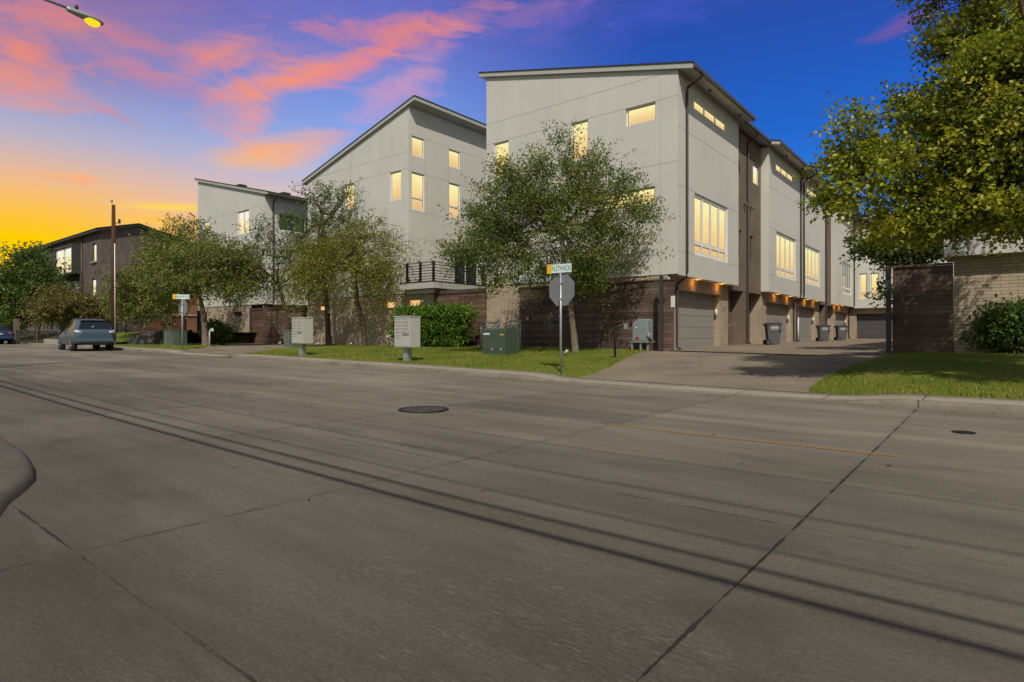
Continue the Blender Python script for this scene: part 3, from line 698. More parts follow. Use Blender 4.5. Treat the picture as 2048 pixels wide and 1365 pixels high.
# base of the street front: brick at the left, dark planks on the rest
mb = MB(); wall(mb, 'y', YF + .03, XL, -17.88, .3, 3.64, [], -1); wall(mb, 'y', YF + .05, -17.88, XG, .3, 3.64, [], -1)
mb.quad((XL, YF + .03, .3), (XL, 30, .3), (XL, 30, 3.64), (XL, YF + .03, 3.64))
mb.build('brick_base', M['brick'], T)
mb = MB(); mb.box(-17.93, -10.02, YF - .10, YF + .04, 3.39, 3.45); mb.build('cladding_cap', M['wood'], T)
planks('wood_cladding', 'y', YF - .06, YF + .02, -17.88, -10.05, .52, 3.39, M['wood'], T, seed=3, seams=(-15.5, -13.0, -11.6))
# roof: shed, sloping down to the alley
def shed_roof(root, xa, za, xb, zb, y0, y1, th=.2, top=.05):
    mb = MB(); mb.prism([(xa, za), (xb, zb), (xb, zb + th), (xa, za + th)], 'y', y0, y1, 0); f = mb.build('roof_fascia', M['fascia'], root)
    mb = MB(); d = .03
    mb.prism([(xa - d, za + th + .001), (xb + d, zb + th + .001), (xb + d, zb + th + top), (xa - d, za + th + top)], 'y', y0 - d, y1 + d, 0); mb.build('roof', M['shingle'], root)
ov = .66
for a, b, o_ in ((22.74, 30.42, ov), (30.42, 34.98, .12), (34.98, 49.9, ov), (49.9, 53.7, .12), (53.7, 61.6, ov)):
    xe = XR + o_
    shed_roof(T, XL - .38, z_top(XL - .38) + .004, xe, z_top(xe) + .004, a, b)
    gm = MB(); gz = z_top(xe)
    gm.box(xe, xe + .11, a + .02, b - .02, gz + .03, gz + .17); gm.build('gutter', M['gutter'], T)
    if o_ > .3:
        n = 2 if b - a < 10 else 4
        for i in range(n): MB().lathe((XR + .33, lerp(a, b, (i + .7) / n), z_top(XR + .33) - .10), [(.05, 0), (.065, .04), (.05, .11)], 10).build('eave_light', M['gutter'], T)
def downspout(root, x_eave, z_eave, y, x_wall, z_jog, x_low, zb):
    mb = MB()
    P = [(x_eave, y, z_eave), (x_eave, y, z_eave - .12), (lerp(x_eave, x_wall, .35), y, z_eave - .22), (x_wall + .07, y, z_eave - .42), (x_wall + .07, y, z_eave - .55), (x_wall + .07, y, z_jog + .15)]
    if abs(x_low - x_wall) > .02: P += [(x_wall + .05, y, z_jog - .02), (x_low + .10, y, z_jog - .28), (x_low + .07, y, z_jog - .45)]
    P += [(x_low + .07, y, zb + .22), (x_low + .09, y, zb + .12), (x_low + .22, y, zb + .05)]
    mb.tube(P, .052, 8); return mb.build('downspout', M['spout'], root)
for y, kind in ((23.62, 0), (32.76, 1), (42.18, 0), (42.95, 0), (51.9, 1), (61.2, 0)):
    zb = g(-9.5, y)
    if kind == 0: downspout(T, XR + ov + .02, z_top(XR + ov) + .05, y, XR, 3.6, XG, zb)
    else: downspout(T, XR + .15, z_top(XR + .15) + .05, y, XG, 3.62, XG, zb)
for y, z in ((22.6, 2.55),):
    mb = MB().box(-10.14, -9.98, 22.80, 22.86, 2.3, 2.75); mb.build('meter_box', M['white'], T)
mb = MB().tube([(XG + .05, 23.05, .6), (XG + .05, 23.05, 2.3)], .04, 8); mb.build('conduit', M['white'], T)
mb = MB().tube([(XG + .06, 43.3, .7), (XG + .06, 43.3, 2.3)], .05, 8); mb.build('conduit', M['white'], T)
for y in (32.3, 33.35):
    mb = MB(); mb.box(XG, XG + .1, y - .05, y + .05, 8.0, 8.1); mb.lathe((XG + .14, y, 7.92), [(.04, 0), (.06, .05), (.05, .16)], 10); mb.build('wall_lamp', M['gutter'], T)
# lit soffit downlights over the garages
LAMPS = [(25.4,), (28.4,), (37.9,), (40.7,), (45.2,), (47.8,), (55.2,), (57.2,)]
for (y,) in LAMPS:
    lm = MB().lathe((-10.08, y, 3.578), [(.075, 0), (.08, .012), (.06, .018)], 14); so = lm.build('soffit_lamp', M['fascia'], T)
    MB().lathe((-10.08, y, 3.570), [(.055, 0), (.055, .009)], 14).build('bulb', M['lamp'], so)
    ld = bpy.data.lights.new('soffit_light', 'POINT'); ld.energy = 5.0; ld.color = (1.0, .42, .08); ld.shadow_soft_size = .05
    lo = bpy.data.objects.new('soffit_light', ld); COL.objects.link(lo); lo.location = (-10.06, y, 3.45)

# ------------------------------------------------------------------ end building closing the alley
T = thing('end_townhouse', 'pale stucco townhouse closing the far end of the alley', 'townhouse', (-6, 61.5, .7))
ops = [(-9.45, -8.85, 4.35, 6.6), (-8.58, -7.95, 4.35, 6.6), (-6.5, -5.7, 4.35, 6.6)]
mb = MB(); wall(mb, 'y', 61.5, XR, 8, 3.5, 11.4, ops, -1, .14)
joints_y(mb, 61.5, XR, 8, [9.6]); mb.quad((XR, 61.5, 3.5), (8, 61.5, 3.5), (8, 62.1, 3.5), (XR, 62.1, 3.5))
mb.build('alley_wall', [M['stucco'], M['groove']], T)
for q in ops: window(T, 'y', 61.5, -1, q, .14, rows=[4.85], fr=.06)
mb = MB(); wall(mb, 'y', 61.95, XG, 8, .4, 3.5, [(-9.75, -4.6, .3, 3.0)], -1, .3); mb.build('garage_wall', M['brick'], T)
mb = MB(); mb.box(-9.8, -4.5, 62.31, 62.36, .4, 3.1)
for j in range(5): mb.box(-9.75, -4.6, 62.24, 62.305, lerp(.6, 3.0, j / 5), lerp(.6, 3.0, (j + 1) / 5) - .012)
mb.build('garage_door', M['darkdoor'], T)
MB().box(-20, 8, 62.6, 72, .2, 11.4).build('rear_wall', M['stucco'], T)
mb = MB().box(XR - 10, 8, 60.9, 72, 11.42, 11.62); mb.build('roof_fascia', M['fascia'], T)
mb = MB().box(XR - 10, 8, 61.3, 72, 11.63, 11.7); mb.build('roof', M['shingle'], T)

# ================================================================== SECOND TOWNHOUSE (high side faces right)
X0, X1 = -36.05, -25.9
T = thing('townhouse_block', 'pale stucco townhouse with a black railed corner deck, left of the brown plank fence', 'townhouse', (X0, YF, .5))
zt = lambda x: 11.42 + (x - X0) * (14.15 - 11.42) / (X1 - X0)
ops = [(-27.53, -26.56, 8.97, 10.64), (-31.88, -30.95, 9.0, 10.6)]
mb = MB(); wall(mb, 'y', YF, X0, X1, 3.52, 11.2, ops, -1, .12)
mb.poly([(X0, YF, 11.2), (X1, YF, 11.2), (X1, YF, 14.15), (X0, YF, 11.42)])
joints_y(mb, YF, X0, X1, [6.9], [(-31.2, 3.52, 9.0), (-28.3, 10.64, 13.4), (-31.3, 10.64, 12.6)]); joints_y(mb, YF, -35.0, X1, [12.58 - 1.0])
joints_y(mb, YF, X0, -31.88, [10.62]); joints_y(mb, YF, -30.95, -27.53, [10.65]); joints_y(mb, YF, -26.56, X1, [10.65])
mb.quad((X0, YF, .3), (X0, 34, .3), (X0, 34, 11.42), (X0, YF, 11.42))
mb.build('street_wall', [M['stucco'], M['groove']], T)
for q in ops: window(T, 'y', YF, -1, q, .12, fr=.05)
wr = [(23.11, 24.03, 11.42, 12.55), (26.09, 27.05, 11.42, 12.5), (23.07, 24.07, 8.31, 10.49), (26.09, 27.05, 8.31, 10.46), (26.55, 28.7, 4.1, 6.45)]
mb = MB(); wall(mb, 'x', X1, YF, 36, 3.4, 14.15, wr, 1, .1)
joints_x(mb, X1, YF, 36, [6.72, 8.25]); joints_x(mb, X1, YF, 23.11, [12.56]); joints_x(mb, X1, 24.03, 26.09, [12.56]); joints_x(mb, X1, 27.05, 36, [12.56])
joints_x(mb, X1, YF, 23.07, [10.5]); joints_x(mb, X1, 24.07, 26.09, [10.5]); joints_x(mb, X1, 27.05, 36, [10.5])
for y in (24.1, 26.05, 27.1): mb.box(X1 - .01, X1 + .0025, y - .008, y + .008, 8.27, 12.55, 1)
mb.build('court_wall', [M['stucco2'], M['groove']], T)
window(T, 'x', X1, 1, wr[0], .1, fr=.045); window(T, 'x', X1, 1, wr[1], .1, fr=.045)
window(T, 'x', X1, 1, wr[2], .1, rows=[9.02], fr=.06); window(T, 'x', X1, 1, wr[3], .1, rows=[9.02], fr=.06)
window(T, 'x', X1, 1, wr[4], .1, cols=[27.6], pane='dim', fr=.07, label='dark sliding glass door onto the deck')
shed_roof(T, X0 - .45, zt(X0 - .45) + .004, X1 + .62, zt(X1 + .62) + .004, YF - .14, 40)
bw = [(-34.86, -34.05, 2.74, 3.08), (-28.07, -27.17, 2.72, 3.14), (-26.05, -24.98, 2.77, 3.18)]
mb = MB(); wall(mb, 'y', YF + .04, X0, -23.92, .3, 3.5, bw, -1, .2)
mb.quad((-23.92, YF + .04, .3), (-23.92, 30, .3), (-23.92, 30, 3.5), (-23.92, YF + .04, 3.5)); mb.quad((X0, YF + .04, 3.5), (-23.92, YF + .04, 3.5), (-23.92, 30, 3.5), (X0, 30, 3.5))
mb.build('brick_base', M['brick'], T)
for q in bw: window(T, 'y', YF + .04, -1, q, .2, pane='litlow', fr=.03)
# the deck
DX, DY = -23.3, 22.3
D = MB().box(X1 + .003, DX, DY, 31, 3.68, 4.02).build('deck', M['fascia'], T)
MB().box(X1 - .12, X1 + .003, DY, YF - .003, 3.68, 4.02).build('deck_end', M['fascia'], D)
MB().box(X1 - .14, DX + .02, DY - .02, YF - .004, 4.022, 4.07).box(X1 + .003, DX + .02, YF - .004, 31, 4.022, 4.07).build('deck_edge', M['black'], D)
MB().box(X1 + .1, DX - .35, DY + .35, 30.5, 3.45, 3.678).build('deck_soffit', M['soffit'], D)
rail = MB()
for z in np.linspace(4.18, 5.08, 7):
    rail.box(X1 + .45, DX - .035, DY + .035, DY + .065, z - .019, z + .019); rail.box(DX - .065, DX - .035, DY + .085, 30.9, z - .0185, z + .0185)
rl = rail.build('deck_railing', M['black'], T)
for (x, y) in ((X1 + .45, DY + .05), (lerp(X1 + .45, DX, .5), DY + .05), (DX - .05, DY + .05), (DX - .05, 24.2), (DX - .05, 26.3), (DX - .05, 28.4), (DX - .05, 30.9)):
    MB().box(x - .055, x + .055, y - .055, y + .055, 4.03, 5.13).build('post', M['black'], rl)
mb = MB().tube([(X1 + .02, 26.1, 6.0), (X1 + .18, 26.1, 5.95), (X1 + .2, 26.1, 6.1)], .025, 8); mb.lathe((X1 + .2, 26.1, 6.08), [(.06, 0), (.09, .05), (.10, .34), (.05, .38)], 10); mb.build('wall_lamp', M['galv'], T)

# plank fence closing the court between the two blocks
F = thing('plank_fence', 'brown horizontal plank fence between the two townhouses behind the hedge', 'fence', (-22, YF, .5))
planks('boards', 'y', YF + .06, YF + .10, -23.90, XL - .01, .5, 3.36, M['woodred'], F, seed=8, step=.15, seams=(-21.95,))
MB().box(-23.90, XL - .01, YF + .02, YF + .14, 3.362, 3.56).build('top_beam', M['wood'], F)
MB().box(-21.99, -21.91, YF + .02, YF + .056, .5, 3.36).build('batten', M['woodred'], F)

# ================================================================== THIRD TOWNHOUSE (left)
X0, X1 = -52.4, -41.6
T = thing('townhouse_block', 'pale stucco townhouse with a teal side window behind the left trees', 'townhouse', (X0, YF, .5))
zt = lambda x: 11.45 + (X1 - x) * (14.05 - 11.45) / (X1 - X0)
ops = [(-45.62, -43.86, 8.85, 10.62), (-51.28, -50.38, 9.9, 10.5)]
mb = MB(); wall(mb, 'y', YF, X0, X1, 3.4, 11.2, ops, -1, .12); mb.poly([(X0, YF, 11.2), (X1, YF, 11.2), (X1, YF, 11.45), (X0, YF, 14.05)])
joints_y(mb, YF, X0, X1, [6.8], [(-43.4, 3.4, 11.2)]); joints_y(mb, YF, X0, -45.62, [10.64]); joints_y(mb, YF, -43.86, X1, [10.64])
mb.quad((X0, YF, 3.4), (X0, 40, 3.4), (X0, 40, 14.0), (X0, YF, 14.05)); mb.quad((X0, YF, 3.4), (X1, YF, 3.4), (X1, 40, 3.4), (X0, 40, 3.4))
mb.build('street_wall', [M['stucco'], M['groove']], T)
window(T, 'y', YF, -1, ops[0], .12, cols=[-44.74], pane='litwhite', fr=.06); window(T, 'y', YF, -1, ops[1], .12, fr=.05)
sw = [(24.0, 28.2, 8.95, 10.25)]
mb = MB(); wall(mb, 'x', X1, YF, 40, 3.4, 11.45, sw, 1, .1); joints_x(mb, X1, YF, 40, [6.8]); mb.build('alley_wall', [M['stucco2'], M['groove']], T)
window(T, 'x', X1, 1, sw[0], .1, cols=[26.2], pane='teal', fr=.06, label='teal tinted side window')
mb = MB(); wall(mb, 'y', YF + .04, X0, -43.62, .2, 3.4, [(-46.4, -45.0, 2.55, 2.9)], -1, .2); mb.quad((X1 - .3, YF + .04, .2), (X1 - .3, 40, .2), (X1 - .3, 40, 3.4), (X1 - .3, YF + .04, 3.4))
mb.build('brick_base', M['brick'], T); window(T, 'y', YF + .04, -1, (-46.4, -45.0, 2.55, 2.9), .2, pane='dim', fr=.04, fm='darkframe')
shed_roof(T, X0 - .25, zt(X0 - .25) + .004, X1 + .62, zt(X1 + .62) + .004, YF - .14, 40)
gm = MB().box(X1 + .62, X1 + .73, YF - .1, 40, zt(X1 + .62) + .03, zt(X1 + .62) + .17); gm.build('gutter', M['gutter'], T)
downspout(T, X1 + .64, zt(X1 + .62) + .05, 23.5, X1, 3.6, X1 - .3, .5)
for i, (x, y) in enumerate(((-47.3, 24), (-43.4, 25.5), (-42.5, 28.5))):
    MB().box(x - .35, x + .35, y - .3, y + .3, zt(x) + .2, zt(x) + .36).build('roof_vent', M['shingle'], T)
# brown slatted gate across the side driveway
G = thing('slatted_gate', 'wide brown slatted driveway gate left of the second townhouse', 'gate', (-40, YF, .45))
planks('boards', 'y', YF - .02, YF + .02, -43.4, -36.45, .52, 2.95, M['woodred'], G, seed=12, step=.125, gap=.03, seams=(-41.7, -40.0, -38.2))
for x in (-43.5, -36.35): MB().box(x - .09, x + .09, YF - .1, YF + .1, .2, 3.15).build('post', M['postdark'], G)
MB().box(-43.41, -36.44, YF - .05, YF + .05, 2.97, 3.12).build('top_rail', M['wood'], G)
for x in (-41.7, -40.0, -38.2): MB().box(x - .03, x + .03, YF + .022, YF + .07, .5, 2.96).build('stile', M['wood'], G)

# ================================================================== BUILDING ON THE RIGHT (behind the big tree)
T = thing('corner_townhouse', 'tan brick ground floor with a pale stucco parapet at the right edge', 'townhouse', (-1, YF, .5))
mb = MB(); wall(mb, 'y', YF, -.97, 10, .3, 3.58, [], -1); mb.quad((-.97, YF, .3), (-.97, 60, .3), (-.97, 60, 3.58), (-.97, YF, 3.58)); mb.build('brick_base', M['brick'], T)
mb = MB().box(-1.2, 10, YF - .38, YF + 1.5, 3.581, 4.14); mb.build('parapet', M['stucco'], T)
MB().box(-1.23, 10, YF - .41, YF + 1.5, 4.142, 4.18).build('parapet_cap', M['fascia'], T)
ops = [(.3, 1.5, 4.9, 6.2), (3.2, 4.4, 4.9, 6.2)]
mb = MB(); wall(mb, 'y', 27.5, -1.0, 12, 3.6, 8.0, ops, -1, .12); mb.quad((-1, 27.5, .5), (-1, 60, .5), (-1, 60, 8), (-1, 27.5, 8)); mb.quad((-1, YF + 1.5, 3.6), (12, YF + 1.5, 3.6), (12, 27.5, 3.6), (-1, 27.5, 3.6)); mb.build('upper_wall', M['taupe'], T)
for q in ops: window(T, 'y', 27.5, -1, q, .12, cols=[(q[0] + q[1]) / 2], rows=[5.6], pane='dim', fr=.06, fm='signyellow' if False else 'woodred')
mb = MB().box(-1.4, 12, 26.9, 60, 8.002, 8.2); mb.build('roof', M['shingle'], T)
F = thing('plank_screen', 'dark brown plank screen wall left of the brick wall at the right', 'fence', (-1.8, YF, .5))
planks('boards', 'y', YF - .04, YF + .0, -2.56, -.985, .58, 3.36, M['wood'], F, seed=21, step=.142)
MB().box(-2.62, -.99, YF - .09, YF + .05, 3.362, 3.42).build('cap', M['woodred'], F)
P = thing('gate_post', 'dark steel gate post at the left end of the right plank screen', 'post', (-2.66, 22.7, .55))
MB().box(-2.73, -2.60, 22.66, 22.80, .5, 3.40).build('post', M['postdark'], P); MB().box(-2.74, -2.59, 22.60, 22.66, 3.05, 3.36).build('bracket', M['black'], P)
P = thing('gate_post', 'dark steel gate post beside the grey operator box at the main plank wall', 'post', (-10.27, 22.2, .5))
MB().box(-10.33, -10.21, 22.15, 22.27, .45, 3.52).build('post', M['postdark'], P)
mb = MB().box(-10.2, -10.02, 22.2, 22.26, 3.38, 3.43); mb.lathe((-9.98, 22.23, 3.32), [(.03, 0), (.06, .03), (.06, .13)], 10); mb.build('camera_arm', M['galv'], P)

# ================================================================== DARK APARTMENT HOUSE (far left)
T = thing('dark_apartment_house', 'dark three storey house with gabled roof and lit box window at the far left', 'house', (-58, 17.5, 1.2))
fw = [(-60.1, -59.1, 7.33, 8.88), (-60.35, -59.2, 4.45, 5.9), (-63.7, -61.95 - 1.0, 4.1, 5.9), (-67.9, -65.9, 4.1, 5.9), (-70.4, -69.3, 7.25, 8.8), (-73.7, -72.4, 7.3, 8.8), (-70.4, -69.3, 4.3, 5.8), (-79, -77.8, 7.3, 8.8)]
fw[2] = (-65.6, -63.7, 4.1, 5.9)
mb = MB(); wall(mb, 'y', 17.5, -86, -58, 1.0, 9.75, fw, -1, .14); mb.build('street_wall', M['darkbrick'], T)
for i, q in enumerate(fw): window(T, 'y', 17.5, -1, q, .14, pane='litwhite' if i < 2 else 'teal' if i in (2, 3) else 'dim', fr=.07, fm='frame' if i in (2, 3) else 'darkframe')
for q in (fw[0], fw[1], fw[4], fw[5]): MB().box(q[0] - .1, q[1] + .1, 17.36, 17.499, q[2] - .09, q[2] - .005).build('window_sill', M['fascia'], T)
bx = MB(); bx.box(-68.4, -63.2, 16.85, 17.498, 9.0, 9.14); bx.box(-68.4, -63.2, 16.85, 17.498, 6.5, 6.66); bx.box(-68.4, -68.26, 16.852, 17.497, 6.66, 9.0); bx.box(-63.34, -63.2, 16.852, 17.497, 6.66, 9.0)
B_ = bx.build('box_bay', M['darkframe'], T)
window(T, 'y', 17.0, -1, (-68.2, -65.95, 6.7, 8.95), .05, pane='litwhite', fr=.07); window(T, 'y', 17.0, -1, (-65.75, -63.42, 6.7, 8.95), .05, pane='litwhite', fr=.07)
mb = MB(); mb.poly([(-58, 17.5, 1.0), (-58, 22.9, 1.0), (-58, 22.9, 9.75), (-58, 20.2, 10.45), (-58, 17.5, 9.75)]); mb.build('gable_wall', M['siding'], T, rnd=[.5])
mb = MB(); mb.prism([(17.1, 9.72), (20.2, 10.52), (23.3, 9.72), (23.3, 9.90), (20.2, 10.70), (17.1, 9.90)], 'x', -86.3, -57.6); mb.build('roof_fascia', M['darkframe'], T)
mb = MB(); mb.prism([(17.05, 9.905), (20.2, 10.71), (23.35, 9.905), (23.35, 9.95), (20.2, 10.76), (17.05, 9.95)], 'x', -86.35, -57.52); mb.build('roof', M['shingle'], T)
MB().box(-57.55, -57.5, 17.1, 23.3, 9.6, 9.7).build('rake_board', M['fascia'], T) if False else None
MB().box(-59.0, -57.4, 16.3, 17.49, 3.3, 3.42).build('door_canopy', M['signwhite'], T)
for x in (-62.6, -71.6): MB().tube([(x, 17.43, 9.7), (x, 17.43, 1.6)], .05, 8).build('downspout', M['spout'], T)
# low brick wing and dark gate between it and the third townhouse
T = thing('brick_wing', 'low red brick wing half hidden behind the iron fence', 'building', (-54, 23.5, 1.0))
mb = MB().box(-57.4, -52.6, 20.2, 30, .4, 2.7); mb.build('low_wall', M['redbrick'], T); mb = MB().box(-57.9, -52.62, 24.0, 30, 2.701, 6.0); mb.build('upper_wall', M['redbrick'], T)
MB().box(-57.5, -52.5, 20.1, 23.99, 2.702, 2.8).build('wall_cap', M['pad'], T)
T = thing('metal_gate', 'tall dark metal side gate at the left end of the third townhouse', 'gate', (-50, 21.6, .45))
a, b = at(372, 690, 45.5), at(397, 690, 45.0)
mb = MB().box(a.x, b.x, 20.9, 20.96, .45, 2.85); mb.build('panel', M['postdark'], T); MB().box(a.x - .16, a.x, 20.85, 21.0, .4, 3.0).build('post', M['black'], T)

# distant trees and roofs closing the view down the street (one far mass)

# ================================================================== STREET FURNITURE
def octagon(r, rot=math.pi / 8): return [(r * math.cos(rot + k * math.pi / 4), r * math.sin(rot + k * math.pi / 4)) for k in range(8)]
def stop_sign(loc, yaw, bladeyaw, txt, label, hs=1.0):
    t = thing('stop_sign', label, 'stop sign', loc, None, 0, local=True)
    z0 = 1.83 * hs
    mb = MB().tube([(0, 0, -.1), (0, 0, z0 + .90)], .032, 10); mb.build('pole', M['galv'], t)
    c, s_ = math.cos(yaw), math.sin(yaw)
    def sheet(r, d0, d1):
        mb = MB(); n = 8; pts = octagon(r)
        for d in (d0, d1): mb.v += [(p[0] * c - d * s_, p[0] * s_ + d * c, z0 + .43 + p[1]) for p in pts]
        mb.f += [tuple(range(8))[::-1], tuple(range(8, 16))] + [(i, (i + 1) % 8, 8 + (i + 1) % 8, 8 + i) for i in range(8)]; mb.m += [0] * 10; mb.sm += [False] * 10
        return mb
    p = sheet(.464, .036, .042).build('sign_plate', M['signback'], t)
    sheet(.458, .0425, .0445).build('sign_face', M['red'], p)
    mb = MB()
    for z in (z0 + .18, z0 + .6): mb.box(-.045, .045, -.036, .036, z - .02, z + .02)
    mb.build('bracket', M['galv'], t)
    # the street name blade on top
    cb, sb = math.cos(bladeyaw), math.sin(bladeyaw)
    zb = z0 + .885
    def bl(a, b, d0, d1, e, f, m, nm, par):
        mb = MB(); q = []
        mb.box(a, b, d0, d1, e, f); mb.v = [(x * cb - y * sb, x * sb + y * cb, z) for x, y, z in mb.v]; return mb.build(nm, M[m], par)
    B = bl(-.28, .33, -.012, .012, zb, zb + .23, 'signwhite', 'name_blade', t)
    bl(-.435, -.282, -.0125, .0125, zb - .012, zb + .242, 'signyellow', 'block_panel', t)
    text_part('street_name', txt, .185, M['signgreen'], B, (.03 * cb + .0135 * sb, .03 * sb - .0135 * cb, zb + .107), (R(90), 0, bladeyaw), .001, .72)
    bl(-.05, .05, -.02, .02, zb - .03, zb - .001, 'galv', 'blade_clamp', t)
    return t
stop_sign((-9.05, 13.34, g(-9.05, 13.34)), R(-5), R(2), 'FLITWICK', 'back of an octagonal stop sign under a street name blade before the spreading tree')
stop_sign((-32.5, 13.4, g(-32.5, 13.4)), R(4), R(58), 'BRAMPTON', 'narrow back of a stop sign at the left driveway, turned almost edge on', .93)

def cluster_box(x, y, label):
    z = g(x, y)
    t = thing('cluster_mailbox', label, 'mailbox', (x, y, z), 'cluster mailboxes on the lawn', local=True)
    MB().box(-.11, .11, -.10, .10, -.1, .50).build('pedestal', M['galv'], t)
    b = MB().box(-.39, .39, -.24, .24, .50, 1.52).build('cabinet', M['mailbox'], t, bevel=.012)
    MB().box(-.405, .405, -.255, .255, 1.521, 1.555).build('cap', M['mailbox'], t)
    dn = 0
    for col, (a, c) in enumerate(((-.35, -.02), (.02, .35))):
        rows = 6 if col == 0 else 4
        for r in range(rows):
            z1 = 1.47 - r * .115
            d = MB().box(a, c, -.249, -.241, z1 - .105, z1).build('door', M['mailbox'], t)
            MB().box(a + .02, c - .02, -.252, -.2495, z1 - .028, z1 - .012).build('slot', M['mailslot'], d)
    MB().box(.02, .35, -.25, -.241, .90, .985).build('outgoing_slot', M['mailslot'], t)
    MB().box(-.35, .35, -.249, -.241, .54, .755).build('parcel_door', M['mailbox'], t)
    MB().box(-.16, .16, -.14, .14, -.02, .012).build('base_plate', M['pad'], t)
    return t
cluster_box(-15.5, 13.62, 'pale grey cluster mailbox on a post in front of the hedge')
cluster_box(-21.65, 13.5, 'pale grey cluster mailbox in tree shade beside the green cabinet')

# pad mounted transformer
tx, ty = -14.85, 17.75; z = g(tx, ty) - .02
t = thing('pad_transformer', 'dark green pad mounted transformer box on the lawn right of the hedge', 'transformer', (tx, ty, z), rotz=R(0), local=True)
mb = MB(); mb.prism([(-.0, .0), (.80, .0), (.80, .99), (.06, 1.0), (0, .93)], 'x', -.56, .56); mb.v = [(x, y - .4, zz + .06) for x, y, zz in mb.v]; mb.build('cabinet', M['xfgreen'], t, bevel=.015)
MB().box(-.565, .565, -.406, .41, .02, .15).build('skirt', M['xfgreen'], t)
MB().box(-.545, .545, -.413, -.4, .22, .90).build('door', M['xfgreen'], t, bevel=.008)
for x in (-.05, .38): MB().box(x - .05, x + .05, -.43, -.414, .19, .30).build('hasp', M['galv'], t)
MB().box(-.50, -.18, -.4155, -.4135, .80, .865).build('notice_label', M['signwhite'], t)
MB().box(.33, .50, -.4155, -.4135, .78, .83).build('warning_label', M['signyellow'], t)
MB().box(-.75, .75, -.55, .6, -.12, .019).build('pad', M['pad'], t)

# hedge is below with the plants. Backflow pipes behind the transformer
t = thing('backflow_pipe', 'grey pipe assembly with valves rising between the hedge and transformer', 'pipe', (-18, 20.6, .6))
a, b = at(962, 646, 28.2), at(997, 645, 27.3)
mb = MB().tube([(a.x, a.y, .5), (a.x, a.y, a.z - .06), (a.x + .06, a.y, a.z), (b.x, b.y, a.z)], .04, 8); mb.build('pipe', M['galv'], t)
mb = MB().tube([(b.x, b.y, .5), (b.x, b.y, a.z + .16)], .05, 8); mb.build('post', M['galv'], t)
for f in (.35, .72):
    q = a.lerp(b, f); v = MB().tube([(q.x, q.y, .5), (q.x, q.y, a.z - .02)], .03, 8); v.lathe((q.x, q.y, 1.22), [(.04, 0), (.09, .03), (.09, .1), (.04, .14)], 10); v.build('valve', M['white'], t)
t = thing('arched_pipe', 'grey arched pipe against the tan brick left of the dark plank wall', 'pipe', (-16, 21.5, .6))
a, b = at(1010, 643, 26.6), at(1041, 642, 26.2)
mb = MB().tube([(a.x, a.y, .5), (a.x, a.y, a.z - .3), (a.x + .06, a.y, a.z - .1), (a.x + .25, a.y, a.z), (b.x, b.y, b.z), (b.x, b.y, .5)], .035, 8); mb.build('hoop', M['galv'], t)
MB().tube([(a.x, a.y, 1.2), (b.x, b.y, 1.2)], .04, 8).build('rail', M['spout'], t)
MB().box(b.x - .12, b.x - .04, b.y - .04, b.y + .04, .5, 1.55).build('stand', M['galv'], t)

# gate operator box on a stand
ox, oy = -11.05, 22.15; z = g(ox, oy)
t = thing('gate_operator', 'blue grey gate operator box on a metal stand beside the dark post', 'gate operator', (ox, oy, z), local=True)
mb = MB(); mb.prism([(-.34, .40), (.34, .40), (.34, 1.24), (.30, 1.28), (-.12, 1.28), (-.33, 1.13)], 'y', -.25, .25); mb.build('cover', M['bluegrey'], t, bevel=.03)
MB().box(-.40, .40, -.29, .29, .345, .399).build('stand_plate', M['galv'], t)
for x in (-.36, .02, .33): MB().box(x - .035, x + .035, -.24, -.17, -.1, .344).build('leg', M['galv'], t)
mb = MB().lathe((-.14, -.252, .50), [(.001, 0)], 6); mb = MB().box(-.20, -.04, -.256, -.2505, .45, .56); mb.build('red_label', M['red'], t)
MB().box(-.2, -.12, -.256, -.2505, .93, .975).build('white_label', M['white'], t)
mb = MB().tube([(.36, -.2, .62), (.44, -.22, .62)], .11, 12); mb.build('wheel_guard', M['galv'], t)
MB().tube([(.40, -.24, .58), (.52, -.26, .40), (.34, -.26, .27)], .028, 8).build('hose', M['black'], t)

# keypad stand (gooseneck)
def gooseneck(x, y, h, reach, ang, mat, label, head):
    z = g(x, y); t = thing('gooseneck_stand', label, 'keypad stand', (x, y, z), local=True)
    c, s_ = math.cos(ang), math.sin(ang)
    P = [(0, 0, -.1), (0, 0, h - .14)] + [(c * .14 * (1 - math.cos(a)), s_ * .14 * (1 - math.cos(a)), h - .14 + .14 * math.sin(a)) for a in np.linspace(.2, math.pi / 2, 5)] + [(c * reach, s_ * reach, h)]
    MB().tube(P, .038, 10).build('pole', M[mat], t)
    MB().box(c * reach - .06, c * reach + .06, s_ * reach - .05, s_ * reach + .05, h - .10, h + .08).build('keypad', M[head], t)
    MB().box(-.08, .08, -.08, .08, -.03, .035).build('base_plate', M['pad'], t)
gooseneck(-10.0, 18.0, 1.12, .36, R(25), 'black', 'black gooseneck keypad stand on the lawn beside the driveway', 'galv')
p = at(419, 692, 35.0); gooseneck(p.x, p.y, 1.0, .16, R(35), 'white', 'white gooseneck keypad stand beside the left driveway', 'white')

